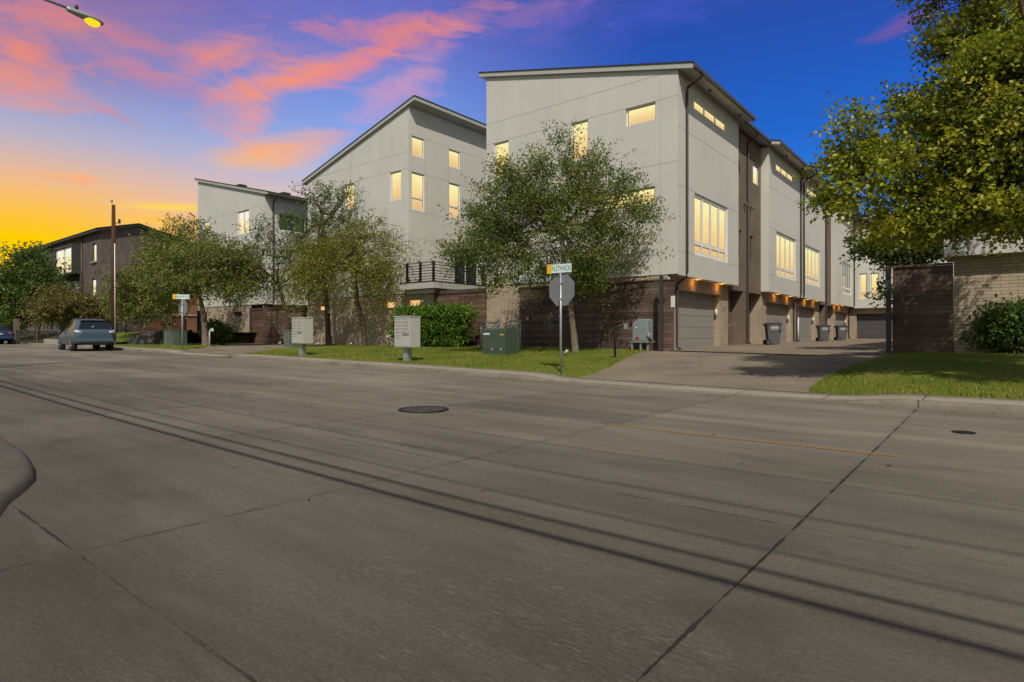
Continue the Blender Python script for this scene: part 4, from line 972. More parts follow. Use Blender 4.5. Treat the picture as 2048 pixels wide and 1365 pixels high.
# lawn spot lights
def spot(x, y, label, yaw=0.0):
    z = g(x, y) + .03; t = thing('lawn_spotlight', label, 'spotlight', (x, y, z), 'small spotlights in the lawn', yaw, local=True)
    MB().tube([(0, 0, -.1), (0, 0, .09)], .018, 6).build('stake', M['black'], t)
    mb = MB().tube([(-.02, 0, .09), (.03, .08, .16), (.05, .13, .20)], [.05, .065, .075], 10); mb.build('head', M['galv'], t)
for px, py, d, lab in ((1129, 708, 21.5, 'small grey lawn spotlight at the foot of the spreading tree by the stop sign'), (699, 693, 33.5, 'small lawn spotlight between the two thin yellow green trees'), (632, 696, 34, 'small lawn spotlight just right of the shaded cluster mailbox'), (557, 697, 36, 'small lawn spotlight before the brown slatted gate')):
    p = at(px, py, d); spot(p.x, p.y, lab)
p = at(776, 692, 32.6); z = g(p.x, p.y)
t = thing('standpipe', 'pale capped standpipe against the brick wall left of the hedge', 'standpipe', (p.x, p.y, z), local=True)
MB().lathe((0, 0, -.05), [(.13, 0), (.10, .25), (.09, .46)], 12).build('stump', M['barklight'], t)
mb = MB().lathe((0, 0, .40), [(.06, 0), (.06, .1), (.11, .12), (.11, .2), (.05, .24)], 12); mb.build('cap', M['white'], t)
p = at(782, 722, 23.2); MB_ = MB().lathe((p.x, p.y, g(p.x, p.y) + .03), [(.26, 0), (.26, .03), (.23, .04)], 20, sy=.7)
o = MB_.build('valve_box_lid', M['xfgreen']); tag(o, 'flat green valve box lid in the grass left of the cluster mailbox post', 'valve box')
# white alarm bell on the plank wall
t = thing('wall_bell', 'small red and white bell box on the dark plank wall', 'bell', (-17.3, 22.76, 1.9)); MB().box(-17.40, -17.22, 22.72, 22.795, 1.82, 2.08).build('box', M['red'], t); MB().lathe((-17.30, 22.70, 1.86), [(.02, 0), (.045, .04), (.045, .12), (.02, .15)], 10).build('bulb', M['white'], t)

# wheeled bins in the alley
def wheeled_bin(x, y, label, yaw=0.0):
    z = g(x, y); t = thing('wheeled_bin', label, 'bin', (x, y, z), 'grey wheeled bins beside the garages', yaw, local=True)
    mb = MB(); lo = [(-.26, -.24), (.26, -.24), (.26, .28), (-.26, .28)]; hi = [(-.34, -.33), (.34, -.33), (.34, .36), (-.34, .36)]
    n = len(mb.v); mb.v += [(a, b, .03) for a, b in lo] + [(a, b, 1.03) for a, b in hi]
    for f in ((0, 3, 2, 1), (4, 5, 6, 7), (0, 1, 5, 4), (1, 2, 6, 5), (2, 3, 7, 6), (3, 0, 4, 7)): mb.f.append(f); mb.m.append(0); mb.sm.append(False)
    mb.build('body', M['bin'], t, bevel=.03)
    MB().box(-.365, .365, -.355, .385, 1.0, 1.035).build('rim', M['bin'], t, bevel=.008)
    mb = MB(); mb.prism([(-.385, 1.036), (.40, 1.036), (.39, 1.09), (.2, 1.145), (-.2, 1.145), (-.37, 1.09)], 'x', -.375, .375); ld = mb.build('lid', M['binlid'], t, bevel=.015)
    MB().tube([(-.30, -.40, .98), (.30, -.40, .98)], .018, 8).build('handle', M['binlid'], t)
    for s in (-1, 1):
        w = MB().tube([(s * .27, -.26, .13), (s * .345, -.26, .13)], .135, 16); wh = w.build('wheel', M['rubber'], t)
        MB().tube([(s * .346, -.26, .13), (s * .352, -.26, .13)], .07, 12).build('hub', M['bin'], wh)
    mb = MB(); q = lambda y_, zz: (.26 + .08 * (zz - .03) + .004, y_, zz)
    mb.quad(q(-.16, .76), q(.22, .76), q(.22, .97), q(-.16, .97)); lb = mb.build('label_panel', M['lampgrey'], t)
    mb = MB(); mb.box(.335, .36, .22, .36, .70, .76); mb.build('lift_notch', M['binlid'], t)
    tp = text_part('lettering', 'DALLAS', .095, M['white'], t, (0, 0, 0), (0, 0, 0), .001)
    mx = Matrix.Translation((.342, .03, .87)) @ Matrix.Rotation(R(90), 4, 'Z') @ Matrix.Rotation(R(90 - 4.6), 4, 'X'); tp.data.transform(mx)
    return t
for px, py, d, lab in ((1545, 692, 30.6, 'grey wheeled bin standing nearest, before the second garage'), (1646, 686, 41.5, 'grey wheeled bin in the middle of the three along the alley'), (1682, 685, 45.4, 'grey wheeled bin farthest down the alley')):
    p = at(px, py, d); wheeled_bin(p.x, p.y, lab, R(-62))

# wooden utility pole at the left, with its conduit
p = at(227, 690, 39.0); z = upz(p.x, p.y) - .1
t = thing('utility_pole', 'brown wooden utility pole with a white conduit beside the parked blue car', 'utility pole', (p.x, p.y, z), local=True)
MB().tube([(0, 0, -.2), (0, 0, 4.5), (.0, 0, 9.1)], [.165, .14, .105], 12).build('pole', M['polewood'], t)
d = Vector((CT, ST, 0))
MB().tube([tuple(d * .20 + Vector((0, -.08, -.05))), tuple(d * .17 + Vector((0, -.08, 6.6)))], .03, 8).build('conduit', M['white'], t)
MB().tube([tuple(d * .15 + Vector((0, -.05, 6.6))), tuple(d * .24 + Vector((0, -.05, 7.2))), tuple(d * .13 + Vector((0, -.05, 7.9)))], .015, 6).build('cable', M['black'], t)
mb = MB().tube([tuple(d * -.05 + Vector((0, 0, 9.05))), tuple(d * -.12 + Vector((0, 0, 9.3)))], .015, 6); mb.lathe(tuple(d * -.12 + Vector((0, 0, 9.26))), [(.04, 0), (.08, .05), (.05, .1), (.08, .15), (.04, .2)], 10); mb.build('insulator', M['lampgrey'], t)
mb = MB().tube([tuple(d * .1 + Vector((0, 0, 7.9))), tuple(d * .4 + Vector((0, 0, 7.95)))], .02, 6); mb.lathe(tuple(d * .38 + Vector((0, 0, 7.9))), [(.05, 0), (.09, .06), (.06, .12), (.09, .18), (.03, .3)], 10); mb.build('cutout', M['black'], t)
# cabinets near the retaining wall
for px, py, d_, w, h, lab, mt in ((338, 691, 37.0, .34, .92, 'narrow pale green utility cabinet left of the edge on stop sign', 'palegreen'), (361, 690, 36.0, .72, .90, 'wide dark green utility cabinet behind the edge on stop sign', 'xfgreen'), (580, 699, 33.5, .50, .92, 'pale green utility cabinet beside the shaded cluster mailbox', 'palegreen')):
    p = at(px, py, d_); z = g(p.x, p.y) + .02
    t = thing('utility_cabinet', lab, 'utility cabinet', (p.x, p.y, z), local=True)
    MB().box(-w * .5, w * .5, -.24, .24, .03, h).build('cabinet', M[mt], t, bevel=.02); MB().box(-w * .5 - .015, w * .5 + .015, -.26, .26, h + .001, h + .05).build('top', M[mt], t, bevel=.01)
    MB().box(-w * .42, w * .42, -.247, -.241, .12, h - .06).build('door', M[mt], t); MB().box(-w * .5 - .1, w * .5 + .1, -.32, .32, -.1, .029).build('pad', M['pad'], t)
# dark stone retaining wall
rw = [at(240, 686, 40.5), at(252, 688, 39.4), at(275, 689, 38.6), at(305, 689, 38.6), at(336, 688, 39.5), at(372, 687, 42)]
hs = [.05, .25, .55, .75, .85, .85]
mb = MB(); k = len(rw)
for i, (p, h) in enumerate(zip(rw, hs)):
    n_ = Vector((-.35, .6, 0)); zb = .35; zt_ = g(p.x, p.y) + h + .15
    mb.v += [(p.x, p.y, zb), (p.x + .05, p.y + .1, zt_), (p.x + n_.x, p.y + n_.y, zt_), (p.x + n_.x, p.y + n_.y, zb)]
for i in range(k - 1):
    for j in range(4):
        a = i * 4 + j; b = i * 4 + (j + 1) % 4; mb.f.append((a, b, b + 4, a + 4)); mb.m.append(0); mb.sm.append(False)
o = mb.build('retaining_wall', M['stone']); tag(o, 'curved dark stone retaining wall behind the left stop sign', 'wall')
# iron fence on the raised yard
a, b = Vector((-57.2, 16.6, 0)), Vector((-44.6, 18.6, 0)); t = thing('iron_fence', 'black iron picket fence above the stone retaining wall', 'fence', (-51, 17.5, 1.3))
L_ = (b - a).length; u = (b - a).normalized(); nn = int(L_ / .13); zb = lambda p: upz(p.x, p.y)
mb = MB(); ml = MB()
for i in range(nn):
    p = a + u * (L_ * i / nn); mb.box(p.x - .011, p.x + .011, p.y - .011, p.y + .011, zb(p) + .05, zb(p) + 1.12)
pick = mb.build('pickets', M['black'], t)
for zz in (.18, .78, .98):
    ml = MB(); ml.tube([(a.x, a.y, zb(a) + zz), (lerp(a.x, b.x, .5), lerp(a.y, b.y, .5), zb(a.lerp(b, .5)) + zz), (b.x, b.y, zb(b) + zz)], .022, 6); ml.build('rail', M['black'], t)
for i in range(6):
    p = a + u * (L_ * i / 5); MB().box(p.x - .05, p.x + .05, p.y - .05, p.y + .05, zb(p) - .1, zb(p) + 1.5).build('post', M['galv' if i in (3, 4) else 'black'], t)
# low dark railing by the far kerb
a, b = at(34, 688, 45.0), at(116, 684, 43.5); t = thing('street_railing', 'low dark metal railing between the sedan and the blue car', 'railing', tuple(a))
mb = MB(); u = b - a; mb2 = MB()
for i in range(46):
    p = a + u * (i / 45); zz = .5; mb.box(p.x - .014, p.x + .014, p.y - .014, p.y + .014, zz, 1.42)
mb.build('pickets', M['black'], t)
for zz in (.62, 1.42): MB().tube([(a.x, a.y, zz), (b.x, b.y, zz)], .025, 6).build('rail', M['postdark'], t)
for i in range(5):
    p = a + u * (i / 4); MB().box(p.x - .045, p.x + .045, p.y - .045, p.y + .045, .35, 1.52).build('post', M['greypole' if i == 2 else 'postdark'], t)
p = at(33, 660, 47); t = thing('concrete_post', 'pale square post behind the low street railing', 'post', tuple(p), local=False); MB().box(p.x - .16, p.x + .16, p.y - .16, p.y + .16, .4, 2.4).build('shaft', M['barklight'], t)
p = at(108, 690, 41.0); o = MB().box(p.x - 2.4, p.x + 1.2, p.y, p.y + .25, .2, .85).build('ramp_kerb', M['pad']); tag(o, 'low pale concrete ramp wall between the railing and the blue car', 'wall')

# street lamp on a tall wooden pole that stands left of the view, and the cables it carries
PX, PY = -19.4, -.35
t = thing('street_lamp', 'grey cobra head street lamp with a yellow lens at the top left', 'street lamp', (PX, PY, .2))
MB().tube([(PX, PY, 0), (PX, PY, 10.6)], [.17, .11], 12).build('pole', M['greypole'], t)
MB().tube([(PX, PY + .1, 9.5), (PX, PY + 1.2, 9.9), (PX, 3.6, 10.03), (PX, 5.16, 9.985)], .035, 10).build('arm', M['lampgrey'], t)
mb = MB(); ny = 20
V = []
for i, (y, w, zt_, zb_) in enumerate(((5.05, .055, .06, -.05), (5.12, .075, .075, -.075), (5.3, .10, .085, -.085), (5.5, .14, .085, -.09), (5.68, .165, .07, -.06), (5.82, .14, .03, -.05), (5.90, .07, -.015, -.05))):
    for k in range(12):
        a = 2 * math.pi * k / 12; zz = math.sin(a)
        V.append((PX + w * math.cos(a), y, 9.965 + (zt_ if zz > 0 else -zb_) * zz - (y - 5.05) * .09))
mb.v = V
for i in range(6):
    for k in range(12): mb.f.append((i * 12 + k, i * 12 + (k + 1) % 12, (i + 1) * 12 + (k + 1) % 12, (i + 1) * 12 + k)); mb.m.append(0); mb.sm.append(True)
mb.f += [tuple(range(12))[::-1], tuple(range(72, 84))]; mb.m += [0, 0]; mb.sm += [False, False]
hd = mb.build('lamp_head', M['lampgrey'], t)
MB().lathe((PX, 5.28, 10.03), [(.04, 0), (.045, .02), (.045, .1), (.03, .12)], 10).build('photocell', M['black'], t)
mb = MB(); n0 = 0
for i, (f, dz) in enumerate(((1.0, 0), (.94, -.05), (.75, -.10), (.45, -.135), (.02, -.15))):
    for k in range(16):
        a = 2 * math.pi * k / 16; mb.v.append((PX + .145 * f * math.cos(a), 5.64 + .20 * f * math.sin(a), 9.87 + dz - .018 * f * math.sin(a)))
for i in range(4):
    for k in range(16): mb.f.append((i * 16 + k, i * 16 + (k + 1) % 16, (i + 1) * 16 + (k + 1) % 16, (i + 1) * 16 + k)); mb.m.append(0); mb.sm.append(True)
mb.build('lens', M['sodium'], t)
WL = []
for (y0, h0, sag, r) in ((-.25, 5.55, .55, .032), (-.25, 5.95, .55, .026), (-.28, 6.55, .6, .012), (-.1, 7.6, .7, .013), (.35, 8.6, .7, .010)):
    P = [(lerp(-62, 22, i / 30), y0, h0 - sag * (1 - (2 * (((lerp(-62, 22, i / 30) + 62) % 42.0) / 42.0) - 1) ** 2)) for i in range(31)]
    WL.append((P, r))
t = thing('overhead_cable', 'bundle of overhead cables strung along the near side of the street', 'cable', (PX, PY, 6))
for P, r in WL: MB().tube(P, r, 6).build('strand', M['black'], t)

# ================================================================== CARS
def cr(xs, ys, x):
    """monotone smooth interpolation of a control table"""
    x = min(max(x, xs[0]), xs[-1]); i = max(j for j in range(len(xs)) if xs[j] <= x + 1e-9); i = min(i, len(xs) - 2)
    h = xs[i + 1] - xs[i]; t = (x - xs[i]) / h
    d = [(ys[j + 1] - ys[j]) / (xs[j + 1] - xs[j]) for j in range(len(xs) - 1)]
    def sl_(j):
        if j == 0: return d[0]
        if j == len(xs) - 1: return d[-1]
        return 0 if d[j - 1] * d[j] <= 0 else 2 * d[j - 1] * d[j] / (d[j - 1] + d[j])
    m0, m1 = sl_(i), sl_(i + 1)
    return (2 * t**3 - 3 * t**2 + 1) * ys[i] + (t**3 - 2 * t**2 + t) * h * m0 + (-2 * t**3 + 3 * t**2) * ys[i + 1] + (t**3 - t**2) * h * m1
def make_car(name, label, loc, rotz, tab, paint, glass_side, rear_glass, wheels, wr, feats):
    """x runs from the tail (0) to the nose; tab columns: x, sill z, belt z, top z, half width, belt half width, top half width"""
    t = thing(name, label, 'car', loc, None, rotz, local=True)
    xs = [r[0] for r in tab]; col = lambda i: [r[i] for r in tab]
    def ring(x):
        sz, bz, tz, hw, bw, tw = [cr(xs, col(i), x) for i in range(1, 7)]
        k = [(0, sz), (hw * .72, sz), (hw * .95, sz + .05), (hw, lerp(sz, bz, .40)), (hw * .995, lerp(sz, bz, .70)), (bw, bz), (lerp(bw, tw, .55), lerp(bz, tz, .56)), (tw, lerp(bz, tz, .93)), (tw * .80, lerp(bz, tz, .99)), (0, tz)]
        return k
    def S(x, u):
        k = ring(x); u = u * (len(k) - 1); i = min(int(u), len(k) - 2); f = u - i
        P = [Vector((0, *k[min(max(j, 0), len(k) - 1)])) for j in (i - 1, i, i + 1, i + 2)]
        if i == 0: P[0] = Vector((0, -k[1][0], k[1][1]))
        if i == len(k) - 2: P[3] = Vector((0, -k[-2][0], k[-2][1]))
        q = .5 * ((2 * P[1]) + (-P[0] + P[2]) * f + (2 * P[0] - 5 * P[1] + 4 * P[2] - P[3]) * f * f + (-P[0] + 3 * P[1] - 3 * P[2] + P[3]) * f**3)
        return Vector((x, q.y, q.z))
    nx, nu = 64, 36; V = []; F = []
    X = [xs[0] + (xs[-1] - xs[0]) * (i / (nx - 1)) for i in range(nx)]
    for x in X:
        half = [S(x, j / nu) for j in range(nu + 1)]
        V += [tuple(p) for p in half] + [(p.x, -p.y, p.z) for p in half[-2:0:-1]]
    w = 2 * nu
    wheels_x = wheels
    for i in range(nx - 1):
        for j in range(w):
            F.append((i * w + j, i * w + (j + 1) % w, (i + 1) * w + (j + 1) % w, (i + 1) * w + j))
    mb = MB(); mb.v = V; mb.f = F + [tuple(range(w)), tuple(range((nx - 1) * w, nx * w))[::-1]]
    mb.m = [0] * len(mb.f); mb.sm = [True] * len(F) + [False, False]
    mb.build('body', M[paint], t)
    sw = tab[3][4]
    def patch(nm, x0, x1, u0, u1, mat, side, off=.006, shear=0.0, nxx=8, nuu=6, par=None):
        mb = MB()
        for i in range(nxx + 1):
            for j in range(nuu + 1):
                u = lerp(u0, u1, j / nuu); x = lerp(x0, x1, i / nxx) + shear * (j / nuu)
                p = S(x, u); q = S(x, min(u + .01, 1)); r_ = S(x + .01, u); n = (q - p).cross(r_ - p)
                if n.length > 0: n.normalize()
                if n.y < 0 and p.y > .05: n = -n
                if p.y <= .05 and n.z < 0: n = -n
                p = p + n * off; mb.v.append((p.x, p.y * side, p.z))
        for i in range(nxx):
            for j in range(nuu):
                a = i * (nuu + 1) + j; mb.f.append((a, a + 1, a + nuu + 2, a + nuu + 1)); mb.m.append(0); mb.sm.append(True)
        return mb.build(nm, M[mat], par or t)
    for side in (-1, 1):
        for (x0, x1, sh) in glass_side: patch('side_window', x0, x1, .575, .745, 'carglass', side, shear=sh)
    # rear window: across the whole top between two stations
    x0, x1 = rear_glass; mb = MB(); n = 14
    for i in range(9):
        x = lerp(x0, x1, i / 8)
        for j in range(n + 1):
            u = .80 + .2 * (1 - abs(2 * j / n - 1)); s_ = -1 if j < n / 2 else 1
            p = S(x, u); mb.v.append((p.x - .012, p.y * s_ * .985, p.z + .008))
    for i in range(8):
        for j in range(n): a = i * (n + 1) + j; mb.f.append((a, a + 1, a + n + 2, a + n + 1)); mb.m.append(0); mb.sm.append(True)
    mb.build('rear_window', M['carglass'], t)
    for wx in wheels_x:
        for side in (-1, 1):
            y = sw - .03
            mb = MB().tube([(wx, side * (y - .19), wr), (wx, side * (y + .012), wr)], wr * 1.17, 24); mb.build('wheel_arch', M['rubber'], t)
            wl = MB().tube([(wx, side * (y - .19), wr), (wx, side * (y - .02), wr), (wx, side * (y + .03), wr), (wx, side * (y + .035), wr)], [wr, wr, wr * .96, wr * .75], 24).build('wheel', M['rubber'], t)
            mb = MB()
            for k in range(5):
                a = k * 2 * math.pi / 5; ca, sa = math.cos(a), math.sin(a)
                mb.tube([(wx + ca * .05, side * (y + .022), wr + sa * .05), (wx + ca * wr * .68, side * (y + .022), wr + sa * wr * .68)], [.034, .026], 6)
            mb.tube([(wx, side * (y + .026), wr), (wx, side * (y + .040), wr)], .06, 10)
            mb.build('rim', M['chrome'], wl)
    for f in feats(t, S, patch): pass
    return t
# the blue suv, tail towards us
suv = [(0.00, .46, .82, .90, .74, .70, .60), (.06, .40, .92, 1.00, .835, .80, .68), (.16, .37, 1.00, 1.09, .895, .865, .74), (.60, .33, 1.06, 1.58, .92, .875, .585), (.85, .31, 1.06, 1.645, .925, .875, .575), (1.6, .29, 1.04, 1.70, .925, .875, .60), (2.6, .29, 1.00, 1.665, .925, .87, .585), (3.0, .29, .98, 1.50, .925, .86, .62), (3.55, .30, .94, 1.06, .92, .85, .70), (4.2, .33, .85, .94, .90, .81, .64), (4.62, .38, .71, .77, .80, .71, .53), (4.72, .44, .61, .65, .68, .60, .43)]
def suv_feats(t, S, patch):
    for s in (-1, 1):
        tl_ = MB().tube([(.42, s * .865, 1.05), (.24, s * .85, 1.03), (.13, s * .80, 1.00), (.085, s * .68, .98), (.075, s * .58, .98)], [.03, .075, .085, .07, .04], 10).build('tail_lamp', M['lamplens'], t); MB().tube([(.12, s * .78, 1.0), (.06, s * .68, .98)], [.045, .05], 8).build('lamp_bulb', M['red'], tl_)
        mb = MB().box(.055, .095, s * .60 - .12, s * .60 + .12, .50, .55); mb.build('reflector', M['red'], t)
        m_ = MB().tube([(3.05, s * .93, 1.02), (3.02, s * 1.05, 1.03), (3.0, s * 1.08, 1.03)], [.05, .11, .08], 10); m_.build('wing_mirror', M['carblue'], t)
        for x in (1.25, 2.2): MB().box(x, x + .18, s * .925 - .012, s * .925 + .012, .86, .885).build('door_handle', M['carblue'], t)
        for x in (1.0, 2.03, 3.02):
            patch('door_seam', x, x + .012, .18, .56, 'rubber', s, off=.002, nxx=1)
    mb = MB(); mb.prism([(-.05, .44), (.12, .44), (.16, .60), (.03, .66), (-.05, .60)], 'y', -.80, .80); mb.build('bumper', M['carblue'], t, bevel=.04)
    MB().box(-.005, .2, -.55, .55, .33, .438).build('lower_bumper', M['rubber'], t)
    MB().box(.005, .05, -.17, .17, .78, .86).build('number_plate', M['plate'], t)
    MB().box(.02, .06, -.34, .34, .885, .91).build('plate_recess', M['rubber'], t)
    MB().box(.47, .62, -.55, .55, 1.585, 1.625).build('spoiler', M['carblue'], t, bevel=.01)
    MB().tube([(.30, .02, 1.30), (.26, .14, 1.22)], .014, 6).build('rear_wiper', M['white'], t)
    for s in (-1, 1): MB().tube([(.75, s * .56, 1.675), (1.5, s * .585, 1.715), (2.5, s * .57, 1.70)], .018, 6).build('roof_rail', M['black'], t)
    MB().tube([(.05, .45, .34), (.25, .45, .36)], .035, 8).build('exhaust', M['chrome'], t)
    return []
make_car('parked_suv', 'parked blue sport utility car seen from behind at the left kerb', (-36.35, 10.75, st(-38.5)), R(175.5), suv, 'carblue', [(.80, 1.28, .02), (1.36, 2.10, .0), (2.18, 2.95, -.18)], (.20, .55), (.95, 3.75), .375, suv_feats)
sed = [(0.00, .40, .80, .86, .78, .76, .70), (.08, .34, .92, .98, .86, .83, .74), (.55, .28, .96, 1.02, .89, .85, .70), (1.25, .26, .95, 1.36, .90, .85, .58), (1.7, .25, .94, 1.43, .90, .85, .57), (2.5, .25, .92, 1.42, .90, .85, .57), (2.9, .25, .90, 1.30, .90, .84, .60), (3.5, .26, .87, .98, .89, .82, .66), (4.2, .29, .78, .86, .87, .78, .60), (4.6, .36, .62, .68, .74, .66, .48)]
def sed_feats(t, S, patch):
    for s in (-1, 1):
        MB().tube([(.10, s * .80, .84), (.04, s * .70, .83), (.02, s * .5, .83)], [.05, .085, .05], 10).build('tail_lamp', M['red'], t)
        MB().tube([(3.0, s * .9, .98), (2.97, s * 1.0, .99)], [.05, .09], 10).build('wing_mirror', M['carnavy'], t)
    mb = MB(); mb.prism([(-.05, .40), (.12, .40), (.14, .58), (.02, .62), (-.05, .56)], 'y', -.78, .78); mb.build('bumper', M['carnavy'], t, bevel=.04)
    MB().box(-.02, .03, -.17, .17, .74, .83).build('number_plate', M['plate'], t)
    return []
make_car('parked_sedan', 'dark blue sedan with a red tail lamp cut off by the left edge', (-57.6, 10.9, st(-60)), R(180), sed, 'carnavy', [(1.35, 1.95, .05), (2.03, 2.75, -.15)], (.66, 1.15), (.9, 3.6), .32, sed_feats)

# ================================================================== TREES AND PLANTS
def leaves(rs, ends, sig, m, tl, k, lsize, center, up, droop, spread=1.0, flat=.5, zf=1.0):
    m = int(m * 1.2); lsize = lsize * 1.15
    """leaf quads on twigs that grow out of clumps round every limb end"""
    ends = np.asarray(ends); ne = len(ends)
    e = np.repeat(np.arange(ne), m); nt = len(e)
    tone_e = rs.uniform(0, 1, ne)
    p = ends[e] + rs.normal(0, 1, (nt, 3)) * np.array(sig)
    out = p - np.array(center); out[:, 2] *= .6
    out /= np.linalg.norm(out, axis=1, keepdims=True) + 1e-6
    d = out * .9 + rs.normal(0, .55, (nt, 3)) * spread * np.array([1, 1, zf]) + np.array([0, 0, up]); d /= np.linalg.norm(d, axis=1, keepdims=True) + 1e-6
    ln = rs.uniform(tl * .5, tl * 1.3, nt)
    s = (np.arange(k) + .5) / k
    P = p[:, None, :] + d[:, None, :] * (s[None, :, None] * ln[:, None, None]); P[:, :, 2] -= droop * (s[None, :] * ln[:, None]) ** 2
    P = P + rs.normal(0, .035 + .25 * lsize, P.shape)
    P = P.reshape(-1, 3); n = len(P)
    ax = np.repeat(d, k, axis=0) * .5 + rs.normal(0, .8, (n, 3)); ax /= np.linalg.norm(ax, axis=1, keepdims=True)
    nr = rs.normal(0, 1, (n, 3)) + np.array([0, 0, flat]); sd = np.cross(ax, nr); sd /= np.linalg.norm(sd, axis=1, keepdims=True) + 1e-6
    l = lsize * rs.uniform(.65, 1.35, n)[:, None]
    V = np.stack([P, P + ax * l * .5 + sd * l * .30, P + ax * l, P + ax * l * .5 - sd * l * .30], 1).reshape(-1, 3)
    F = np.arange(n * 4).reshape(-1, 4)
    tone = np.repeat(tone_e[e] * .45 + rs.uniform(0, .25, nt), k) + rs.uniform(0, .3, n)
    tw = [(ends[e[i]], p[i], p[i] + d[i] * ln[i] * .8) for i in range(0, nt, 6)]
    return V, F, tone, tw
def tree(name, label, base, trunk, lobes, n_ends, m, k, lsize, leaf, bark, r0, seed, sig=.42, tl=.6, up=.25, droop=.25, group=None, cat='tree', flat=.5, limbs=True, zf=.6):
    rs = np.random.RandomState(seed)
    t = thing(name, label, cat, tuple(base), group)
    W = np.array([l[3] * l[3] * l[4] for l in lobes]) ** .75; W = W / W.sum()
    ends = []
    for i, (cx, cy, cz, rx, rz) in enumerate(lobes):
        c = max(2, int(round(n_ends * W[i])))
        v = rs.normal(0, 1, (c, 3)); v /= np.linalg.norm(v, axis=1, keepdims=True)
        r = rs.uniform(.25, 1.0, (c, 1)) ** .6
        ends += list(np.array([cx, cy, cz]) + v * r * np.array([rx, rx, rz]))
    ends = np.array(ends); cen = np.average(np.array([l[:3] for l in lobes]), axis=0, weights=W); cen = cen - np.array([0, 0, .3])
    mb = MB(); TP = [Vector(p) for p in trunk]; n = len(TP)
    mb.tube([TP[0] - Vector((0, 0, .2)), TP[0] + Vector((0, 0, .02)), TP[0] + (TP[1] - TP[0]) * .12] + TP[1:], [r0 * 1.7, r0 * 1.45, r0 * 1.08] + [r0 * (1 - .5 * i / (n - 1)) for i in range(1, n)], 10)
    if limbs:
        top = TP[-1]; mid = TP[-2]
        rr = random.Random(seed); order = sorted(range(len(ends)), key=lambda i: rr.random())
        hubs = []
        nh = max(4, len(ends) // 7)
        for i in order[:nh]:
            e = Vector(ends[i]); s0 = TP[-2].lerp(top, rr.uniform(.25, 1.0)); h = s0.lerp(e, .68) + Vector((rr.uniform(-.15, .15), rr.uniform(-.15, .15), rr.uniform(.0, .25)))
            q = s0.lerp(h, .5) + Vector((rr.uniform(-.12, .12), rr.uniform(-.12, .12), rr.uniform(-.05, .15)))
            mb.tube([s0, q, h, e], [r0 * .48, r0 * .33, r0 * .2, .012], 7); hubs += [q, h]
        for i in order[nh:]:
            e = Vector(ends[i]); h = min(hubs, key=lambda q: (q - e).length + .35 * max(0, q.z - e.z))
            q = h.lerp(e, .5) + Vector((rr.uniform(-.1, .1), rr.uniform(-.1, .1), rr.uniform(.0, .15)))
            mb.tube([h, q, e], [r0 * .17, r0 * .11, .008], 5, cap=False)
    V, F, tone, tw = leaves(rs, ends, (sig, sig, sig * (.35 + .4 * zf)), m, tl, k, lsize, cen, up, droop, flat=flat, zf=zf)
    if limbs:
        for a, b_, c_ in tw: mb.tube([a, b_, c_], [.012, .008, .004], 3, cap=False)
    mb.build('trunk', bark, t)
    np_mesh('crown', V, F, leaf, t, rnd=np.clip(tone, 0, 1))
    return t
def lob(d, *L): return [(*at(a, b, d + (e[0] if e else 0)), c / 1200 * d, f / 1200 * d) for a, b, c, f, *e in L]
def tr(*P): return [at(a, b, d) for a, b, d in P]
# the spreading tree by the stop sign
b = Vector((-12.72, 19.78, 0)); b.z = g(b.x, b.y); d0 = 23.3
tree('spreading_elm', 'small leaved spreading tree with a pale leaning trunk behind the stop sign', b,
     [b] + tr((1146, 655, 23.3), (1139, 605, 23.3), (1132, 560, 23.3), (1125, 500, 23.3), (1120, 420, 23.3)),
     lob(d0, (1100, 470, 125, 80), (985, 495, 65, 55), (1015, 410, 85, 60), (1120, 375, 95, 60), (1225, 430, 65, 60), (1118, 312, 26, 34), (1185, 525, 75, 42), (935, 520, 38, 26), (1060, 535, 75, 38), (1225, 370, 45, 34), (1010, 345, 32, 24), (1265, 450, 30, 40), (1165, 560, 40, 22), (1180, 320, 26, 20), (1005, 560, 40, 18)),
     175, 20, 15, .078, M['leaf_elm'], M['barklight'], .135, 11, sig=.30, tl=.80, up=.30, droop=.22)
# two thin trees before the tan brick
b = at(729, 693, 33.6); b.z = g(b.x, b.y)
tree('thin_tree', 'yellow green airy tree with a bent trunk left of the cluster mailbox', b, [b] + tr((725, 645, 33.6), (714, 600, 33.6), (712, 560, 33.6), (708, 500, 33.6)),
     lob(33.6, (690, 535, 75, 48), (755, 545, 38, 40), (765, 490, 28, 26), (700, 475, 42, 36), (620, 560, 34, 34), (745, 460, 26, 22), (640, 520, 45, 40)), 110, 12, 14, .088, M['leaf_yellow'], M['bark'], .15, 23, sig=.46, tl=1.15, up=-.15, droop=.55, group='thin trees before the brick wall')
b = at(657, 690, 36.0); b.z = g(b.x, b.y)
tree('thin_tree', 'dark green upright tree with a forked trunk before the tan brick wall', b, [b] + tr((656, 650, 36), (654, 615, 36), (648, 560, 36), (645, 480, 36), (645, 420, 36)),
     lob(36, (640, 450, 48, 60), (640, 395, 26, 32), (690, 430, 34, 40), (618, 500, 36, 44), (690, 395, 16, 18), (660, 520, 50, 30)), 72, 9, 13, .10, M['leaf_deep'], M['bark'], .17, 29, sig=.38, tl=.75, up=.45, droop=.1, group='thin trees before the brick wall')
b = at(581, 690, 38.6); b.z = g(b.x, b.y)
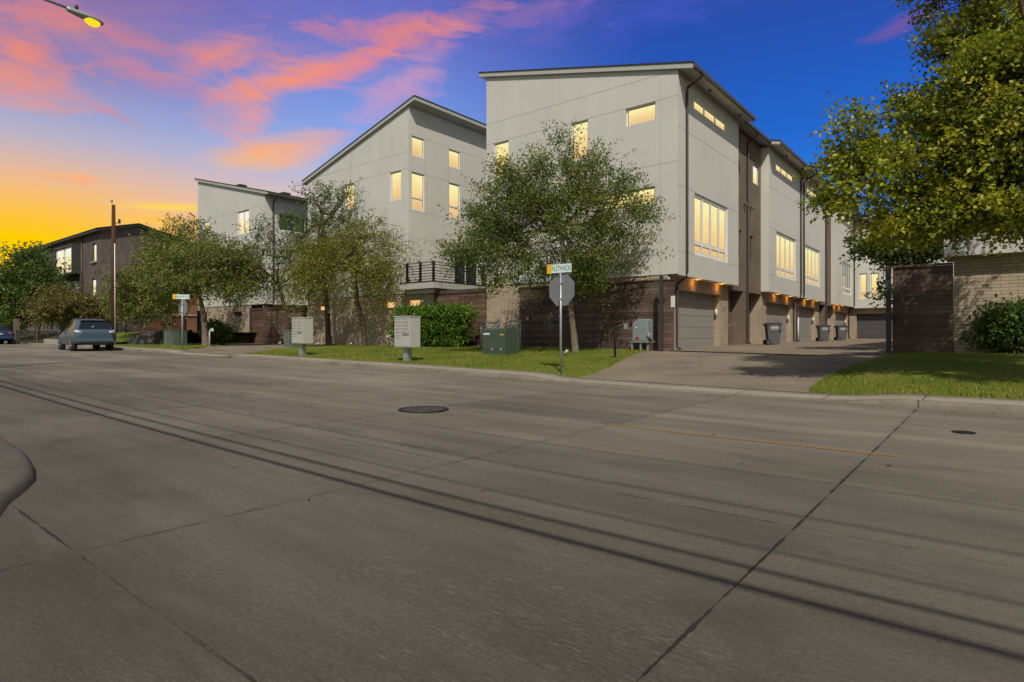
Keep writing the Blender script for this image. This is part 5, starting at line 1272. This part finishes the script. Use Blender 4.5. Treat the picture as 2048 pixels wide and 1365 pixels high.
tree('gate_tree', 'dark leaning tree in front of the brown slatted gate', b, [b] + tr((578, 660, 38.6), (572, 625, 38.6), (562, 590, 38.6), (552, 540, 38.6)),
     lob(38.6, (545, 525, 62, 52), (505, 560, 42, 38), (580, 575, 55, 26), (560, 470, 46, 36), (600, 530, 42, 44), (510, 500, 22, 20)), 70, 10, 13, .105, M['leaf_deep'], M['bark'], .17, 31, sig=.45, tl=.75, up=.15, droop=.25)
b = at(411, 690, 36.3); b.z = g(b.x, b.y)
tree('verge_tree', 'broad olive green tree with a pale trunk right of the left stop sign', b, [b] + tr((409, 655, 36.3), (405, 620, 36.3), (400, 595, 36.3), (398, 540, 36.3)),
     lob(36.3, (400, 545, 74, 44), (455, 560, 46, 38), (440, 505, 30, 28), (350, 570, 50, 34), (470, 520, 30, 34), (390, 470, 18, 26), (480, 580, 26, 18)), 130, 14, 14, .105, M['leaf_olive'], M['barklight'], .19, 37, sig=.42, tl=.8, up=.1, droop=.3)
b = at(342, 664, 41.5); b.z = upz(b.x, b.y)
tree('verge_tree', 'wide olive green tree with a black trunk above the stone retaining wall', b, [b] + tr((340, 640, 41.5), (336, 615, 41.5), (330, 590, 41.5), (322, 540, 41.5)),
     lob(41.5, (290, 570, 58, 38), (335, 520, 52, 46), (258, 600, 28, 22), (345, 468, 14, 20), (390, 500, 34, 34), (300, 610, 52, 18)), 130, 16, 14, .115, M['leaf_olive'], M['bark'], .18, 41, sig=.46, tl=.85, up=.05, droop=.3)
b = at(150, 664, 47.0); b.z = upz(b.x, b.y) if b.y > 13.4 else .5
tree('street_tree', 'low rust tinged tree behind the parked blue car', b, [b] + tr((150, 645, 47), (149, 630, 47), (150, 615, 47)),
     lob(47, (150, 612, 46, 22), (118, 602, 22, 20), (186, 620, 18, 15), (105, 625, 20, 14)), 80, 14, 11, .15, M['leaf_rust'], M['bark'], .14, 43, sig=.45, tl=.8, up=.05, droop=.25)
b = at(75, 668, 51.0); b.z = 1.0
tree('street_tree', 'tall green street tree at the far left edge behind the sedan', b, [b] + tr((74, 650, 51), (70, 630, 51), (60, 600, 51), (52, 560, 51)),
     lob(51, (45, 570, 42, 46), (5, 590, 40, 46), (85, 555, 26, 36), (30, 628, 40, 18), (45, 520, 32, 18), (95, 600, 16, 26), (-40, 570, 40, 60)), 130, 15, 12, .17, M['leaf_far'], M['bark'], .2, 47, sig=.55, tl=.85, up=.2, droop=.2)
# the large tree at the right edge
b = Vector((1.15, 14.9, 0)); b.z = g(b.x, b.y)
tree('pear_tree', 'large leafy tree overhanging the brick wall at the right edge', b, [b, b + Vector((-.02, .02, 1.0)), b + Vector((-.1, .05, 2.0)), b + Vector((-.35, .0, 3.6)), b + Vector((-.4, .0, 6.0))],
     lob(12, (1890, 330, 110, 105, .3), (1775, 350, 72, 70, .2), (1735, 265, 40, 48, .3), (1712, 405, 40, 32, .2), (1955, 190, 92, 85, 0), (1905, 90, 48, 58, .3), (2040, 50, 90, 120, 0), (2090, 330, 120, 130, -.6), (1835, 440, 72, 42, 0), (1990, 405, 90, 42, -.5), (1700, 345, 34, 34, .4), (2160, 160, 130, 150, -.4), (2150, 420, 110, 70, -.6), (1830, 210, 42, 42, .3), (1690, 385, 30, 30, .3), (1970, 260, 80, 70, -.6), (2000, 150, 80, 70, -.6), (1720, 310, 46, 40, .3), (2000, -120, 160, 130, 0), (1880, 420, 70, 50, 1.2), (1960, 330, 100, 90, 1.4), (2230, 300, 150, 200, .5)) + [(1.3, 18.6, 7.0, 1.5, 1.2), (3.3, 12.6, 6.2, 1.4, 1.1)],
     430, 20, 14, .084, M['leaf_big'], M['bark'], .10, 53, sig=.21, tl=.46, up=.12, droop=.25, flat=.8, zf=.85)
b = Vector((-2.1, 24.6, .6))
tree('screen_tree', 'small dark leafy tree behind the right plank screen', b, [b, b + Vector((0, 0, 1.5)), b + Vector((-.1, .1, 2.6)), b + Vector((-.2, .1, 3.8))],
     lob(21.5, (1815, 500, 36, 26), (1850, 470, 44, 30), (1758, 492, 20, 10), (1890, 470, 40, 34), (1786, 590, 8, 24)), 80, 16, 11, .13, M['leaf_deep'], M['bark'], .07, 59, sig=.32, tl=.5, up=.1, droop=.3)
# hedge: clipped, leafy to the ground
def bush(name, label, pts, ends, sig, m, k, ls, leaf, tl, seed, cat='bush', up=.4):
    rs = np.random.RandomState(seed); t = thing(name, label, cat, tuple(pts)); ends = np.array(ends)
    V, F, tone, tw = leaves(rs, ends, sig, m, tl, k, ls, tuple(np.mean(ends, axis=0) - np.array([0, 0, .5])), up, .1, flat=.6)
    z0 = g(pts[0], pts[1]) + .02; V[:, 2] = np.maximum(V[:, 2], z0)
    mb = MB(); c = np.mean(ends, axis=0)
    for e in ends[::3]: mb.tube([(lerp(c[0], e[0], .8), lerp(c[1], e[1], .8), z0 - .1), tuple(e)], [.025, .008], 5)
    mb.build('stems', M['bark'], t); np_mesh('foliage', V, F, leaf, t, rnd=np.clip(tone, 0, 1)); return t
rs = np.random.RandomState(3); E_ = []
for i in range(240):
    x = rs.uniform(-24.75, -20.2); y = rs.uniform(20.85, 22.0); z = rs.uniform(.7, 2.22)
    f = rs.randint(3)
    if f == 0: z = 2.18 + rs.uniform(-.08, .08)
    elif f == 1: y = 20.95
    E_.append((x, y, z))
bush('hedge', 'clipped bright green hedge behind the cluster mailbox', (-22.5, 21.5, .5), E_, (.16, .14, .14), 16, 8, .105, M['leaf_hedge'], .28, 61, 'hedge')
rs = np.random.RandomState(4); c = at(2022, 664, 17.6); E_ = []
for i in range(70):
    v = rs.normal(0, 1, 3); v /= np.linalg.norm(v); E_.append(tuple(np.array(c) + v * rs.uniform(.5, 1) * np.array([.70, .6, .68])))
bush('round_shrub', 'dark green shrub against the brick wall under the large right tree', (c.x, c.y, .6), E_, (.18, .18, .16), 16, 8, .10, M['leaf_far'], .32, 67)
c = at(432, 668, 38.5); E_ = []
for i in range(40):
    v = rs.normal(0, 1, 3); v /= np.linalg.norm(v); E_.append(tuple(np.array(c) + v * rs.uniform(.5, 1) * np.array([.75, .6, .5])))
bush('round_shrub', 'dark shaded shrub behind the white gooseneck stand', (c.x, c.y, .5), E_, (.18, .18, .16), 14, 8, .13, M['leaf_deep'], .3, 71)
# far wood closing the street (reads as one mass)
rs = np.random.RandomState(9); E_ = []
for i in range(420):
    x = rs.uniform(-330, -120); y = rs.uniform(16, 60) if x > -230 else rs.uniform(-40, 60); E_.append((x, y, rs.uniform(1.0, 6.5)))
V, F, tone, tw = leaves(rs, E_, (1.6, 1.6, 1.1), 14, 1.6, 8, .7, (-225, 20, -5), .3, .05)
o = np_mesh('distant_trees', V, F, M['leaf_far'], rnd=np.clip(tone * .8, 0, 1)); tag(o, 'far line of trees closing the street at the left', 'trees', kind='stuff')

# fallen leaves on the kerb and lawn edge: a few single things would be specks, so they belong to the ground cover
rs = np.random.RandomState(14); V = []; F = []; C = []
for i in range(420):
    x = rs.uniform(-22, 3); y = rs.choice([rs.uniform(11.2, 12.1), rs.uniform(12.4, 13.3), rs.uniform(2.5, 12)], p=[.5, .35, .15])
    z = (st(x) if y < 12.15 else st(x) + curb_h(x) + .02) + .006; a = rs.uniform(0, 6.28); r = rs.uniform(.012, .035); n = len(V)
    for q in range(4): V.append((x + r * (1 if q % 2 else .5) * math.cos(a + q * 1.57), y + r * (1 if q % 2 else .5) * math.sin(a + q * 1.57), z + rs.uniform(0, .012)))
    F.append((n, n + 1, n + 2, n + 3)); C.append(rs.uniform(0, 1))
o = np_mesh('fallen_leaves', V, F, m_leaf('dry_leaves', (.03, .02, .01), (.10, .06, .025), (.22, .16, .08), .1), rnd=C); tag(o, 'scattered dry leaves along the gutter and sidewalk', 'leaves', kind='stuff')

# ================================================================== SKY, SUN, RENDER
def lin(c): return [((v / 255 + .055) / 1.055) ** 2.4 if v > 10 else v / 255 / 12.92 for v in c]
world = bpy.data.worlds.new('World'); SC.world = world; world.use_nodes = True
world.cycles.sampling_method = 'MANUAL'; world.cycles.sample_map_resolution = 256
nt = world.node_tree; nt.nodes.clear()
tc = N(nt, 'ShaderNodeTexCoord'); D = tc.outputs['Generated']
def dot(v):
    n = N(nt, 'ShaderNodeVectorMath', operation='DOT_PRODUCT'); L(nt, D, n.inputs[0]); n.inputs[1].default_value = v; return n.outputs['Value']
df, dr, dz = dot((-ST, CT, 0)), dot((CT, ST, 0)), dot((0, 0, 1))
AZ = math_n(nt, 'ARCTAN2', dr, df); EL = math_n(nt, 'ARCSINE', dz)
def sst(v, a, b):
    n = N(nt, 'ShaderNodeMapRange', interpolation_type='SMOOTHSTEP'); L(nt, v, n.inputs[0])
    n.inputs[1].default_value = a; n.inputs[2].default_value = b; n.inputs[3].default_value = 0; n.inputs[4].default_value = 1; return n.outputs[0]
eln = math_n(nt, 'DIVIDE', EL, .6, clamp=True)
def col_ramp(stops): return ramp(nt, eln, [(e / .6, lin(c)) for e, c in stops])
left = col_ramp([(0, (255, 150, 10)), (.10, (255, 180, 26)), (.15, (252, 186, 88)), (.185, (246, 188, 130)), (.22, (220, 184, 166)), (.255, (184, 178, 198)), (.29, (158, 164, 206)), (.34, (146, 134, 184)), (.45, (134, 106, 164))])
midc = col_ramp([(0, (252, 190, 110)), (.13, (246, 202, 160)), (.20, (222, 194, 190)), (.26, (172, 184, 224)), (.32, (134, 164, 230)), (.38, (116, 144, 220)), (.45, (106, 118, 202)), (.55, (98, 102, 186))])
right = col_ramp([(0, (140, 190, 240)), (.12, (82, 154, 232)), (.22, (46, 122, 220)), (.30, (36, 103, 204)), (.38, (36, 90, 188)), (.44, (40, 82, 176)), (.52, (46, 76, 160))])
base = mixc(nt, sst(AZ, -.70, -.22), left, midc); base = mixc(nt, sst(AZ, -.24, .26), base, right)
cb = N(nt, 'ShaderNodeCombineXYZ'); L(nt, AZ, cb.inputs[0]); L(nt, EL, cb.inputs[1])
wn = noise(nt, mapped(nt, cb.outputs[0], (6, 22, 1), (0, 0, R(-26))), 1.0, 6, 0.68, 1.0)
wn2 = noise(nt, mapped(nt, cb.outputs[0], (3.6, 8.0, 1), (0, 0, R(-20)), (3.3, 1.2, 0)), 1.0, 3, 0.58, 1.2)
wisp = math_n(nt, 'ADD', math_n(nt, 'MULTIPLY', wn, 1.7), math_n(nt, 'MULTIPLY_ADD', wn2, 1.1, -2.0))
def blob(px, py, ln_, wd, ang, col, s, nz=True):
    a0 = math.atan((px - 1024) / 1200); e0 = math.atan((667 - py) / 1200 * math.cos(a0)); k = math.cos(a0) ** 2 / 1200; ke = math.cos(a0) / 1200
    m = N(nt, 'ShaderNodeMapping', vector_type='TEXTURE'); L(nt, cb.outputs[0], m.inputs[0])
    m.inputs['Location'].default_value = (a0, e0, 0); m.inputs['Rotation'].default_value = (0, 0, R(ang)); m.inputs['Scale'].default_value = (ln_ * k * 2.1, wd * ke * 2.2, 1)
    gr = N(nt, 'ShaderNodeTexGradient', gradient_type='SPHERICAL'); L(nt, m.outputs[0], gr.inputs[0])
    v = math_n(nt, 'MULTIPLY_ADD', gr.outputs['Fac'], 1.40 * s, wisp, clamp=True) if nz else math_n(nt, 'MULTIPLY', math_n(nt, 'MULTIPLY', gr.outputs['Fac'], gr.outputs['Fac']), s * 1.6, clamp=True)
    if nz: v = math_n(nt, 'MULTIPLY', v, .84)
    return v, lin(col)
for args in ((40, 495, 330, 80, 0, (255, 206, 0), .8, False), (200, 50, 420, 80, 0, (168, 128, 160), .7),
             (50, 168, 160, 52, -6, (254, 146, 86), 1.05), (40, 105, 150, 46, -18, (248, 140, 98), .9), (150, 60, 220, 44, -14, (226, 142, 124), .8),
             (425, 112, 120, 34, 30, (244, 144, 118), .95), (490, 205, 100, 52, 24, (246, 152, 122), 1.0), (300, 150, 220, 24, -14, (206, 132, 156), .85),
             (600, 158, 160, 24, 20, (254, 148, 102), 1.15), (740, 118, 130, 26, 26, (236, 134, 136), .95),
             (800, 64, 140, 28, 6, (254, 138, 88), 1.0), (920, 48, 140, 36, 24, (250, 142, 104), .85), (720, 60, 150, 36, 14, (206, 132, 150), .85), (860, 120, 140, 40, 34, (206, 146, 172), .8),
             (520, 315, 130, 34, 16, (255, 182, 104), 1.15), (600, 292, 110, 30, 16, (250, 172, 124), 1.0), (505, 245, 70, 36, 50, (242, 156, 142), .9),
             (760, 205, 170, 44, 34, (206, 156, 196), .85),
             (130, 352, 60, 9, 2, (255, 178, 116), 1.1), (168, 361, 26, 9, 2, (255, 174, 112), 1.1), (345, 415, 90, 7, 4, (255, 216, 90), 1.2), (310, 438, 60, 9, 0, (255, 200, 70), 1.0), (225, 228, 70, 8, -18, (202, 140, 160), 1.0),
             (230, 70, 300, 26, -8, (232, 130, 122), .85), (1060, 30, 160, 26, 10, (176, 120, 176), .85), (1330, 22, 280, 50, 6, (78, 92, 200), .8), (1110, 60, 160, 36, 20, (124, 106, 200), .85), (1795, 54, 80, 16, 16, (124, 88, 158), 1.05)):
    f, c = blob(*args); base = mixc(nt, f, base, c)
ni = N(nt, 'ShaderNodeTexSky', sky_type='NISHITA'); ni.sun_disc = False
SUN = Vector((1, -1.14, 1.74)).normalized()
ni.sun_elevation = math.asin(SUN.z); ni.sun_rotation = math.atan2(SUN.x, SUN.y); ni.air_density = 1.0; ni.dust_density = 1.0
nis = N(nt, 'ShaderNodeVectorMath', operation='SCALE'); L(nt, ni.outputs[0], nis.inputs[0]); nis.inputs['Scale'].default_value = .095
nw = mixc(nt, 1.0, nis.outputs[0], (1.0, .90, .74), 'MULTIPLY')
front = math_n(nt, 'MULTIPLY', sst(df, .42, .70), math_n(nt, 'SUBTRACT', 1.0, sst(EL, .62, .95)))
col = mixc(nt, front, nw, base)
bg = N(nt, 'ShaderNodeBackground'); L(nt, col, bg.inputs[0]); bg.inputs[1].default_value = 1.0
wo = N(nt, 'ShaderNodeOutputWorld'); L(nt, bg.outputs[0], wo.inputs[0])
ld = bpy.data.lights.new('sun', 'SUN'); ld.energy = 3.55; ld.angle = R(.55); ld.color = (1.0, .935, .82)
so = bpy.data.objects.new('sun', ld); COL.objects.link(so); so.location = SUN * 60; so.rotation_euler = (-SUN).to_track_quat('-Z', 'Y').to_euler()
SC.view_settings.view_transform = 'Standard'; SC.view_settings.look = 'None'; SC.view_settings.exposure = 0; SC.view_settings.gamma = 1
SC.render.engine = 'CYCLES'
cy = SC.cycles; cy.use_denoising = True; cy.max_bounces = 3; cy.diffuse_bounces = 2; cy.glossy_bounces = 2; cy.transmission_bounces = 2; cy.caustics_reflective = False; cy.caustics_refractive = False
try: cy.denoiser = 'OPENIMAGEDENOISE'
except Exception: pass
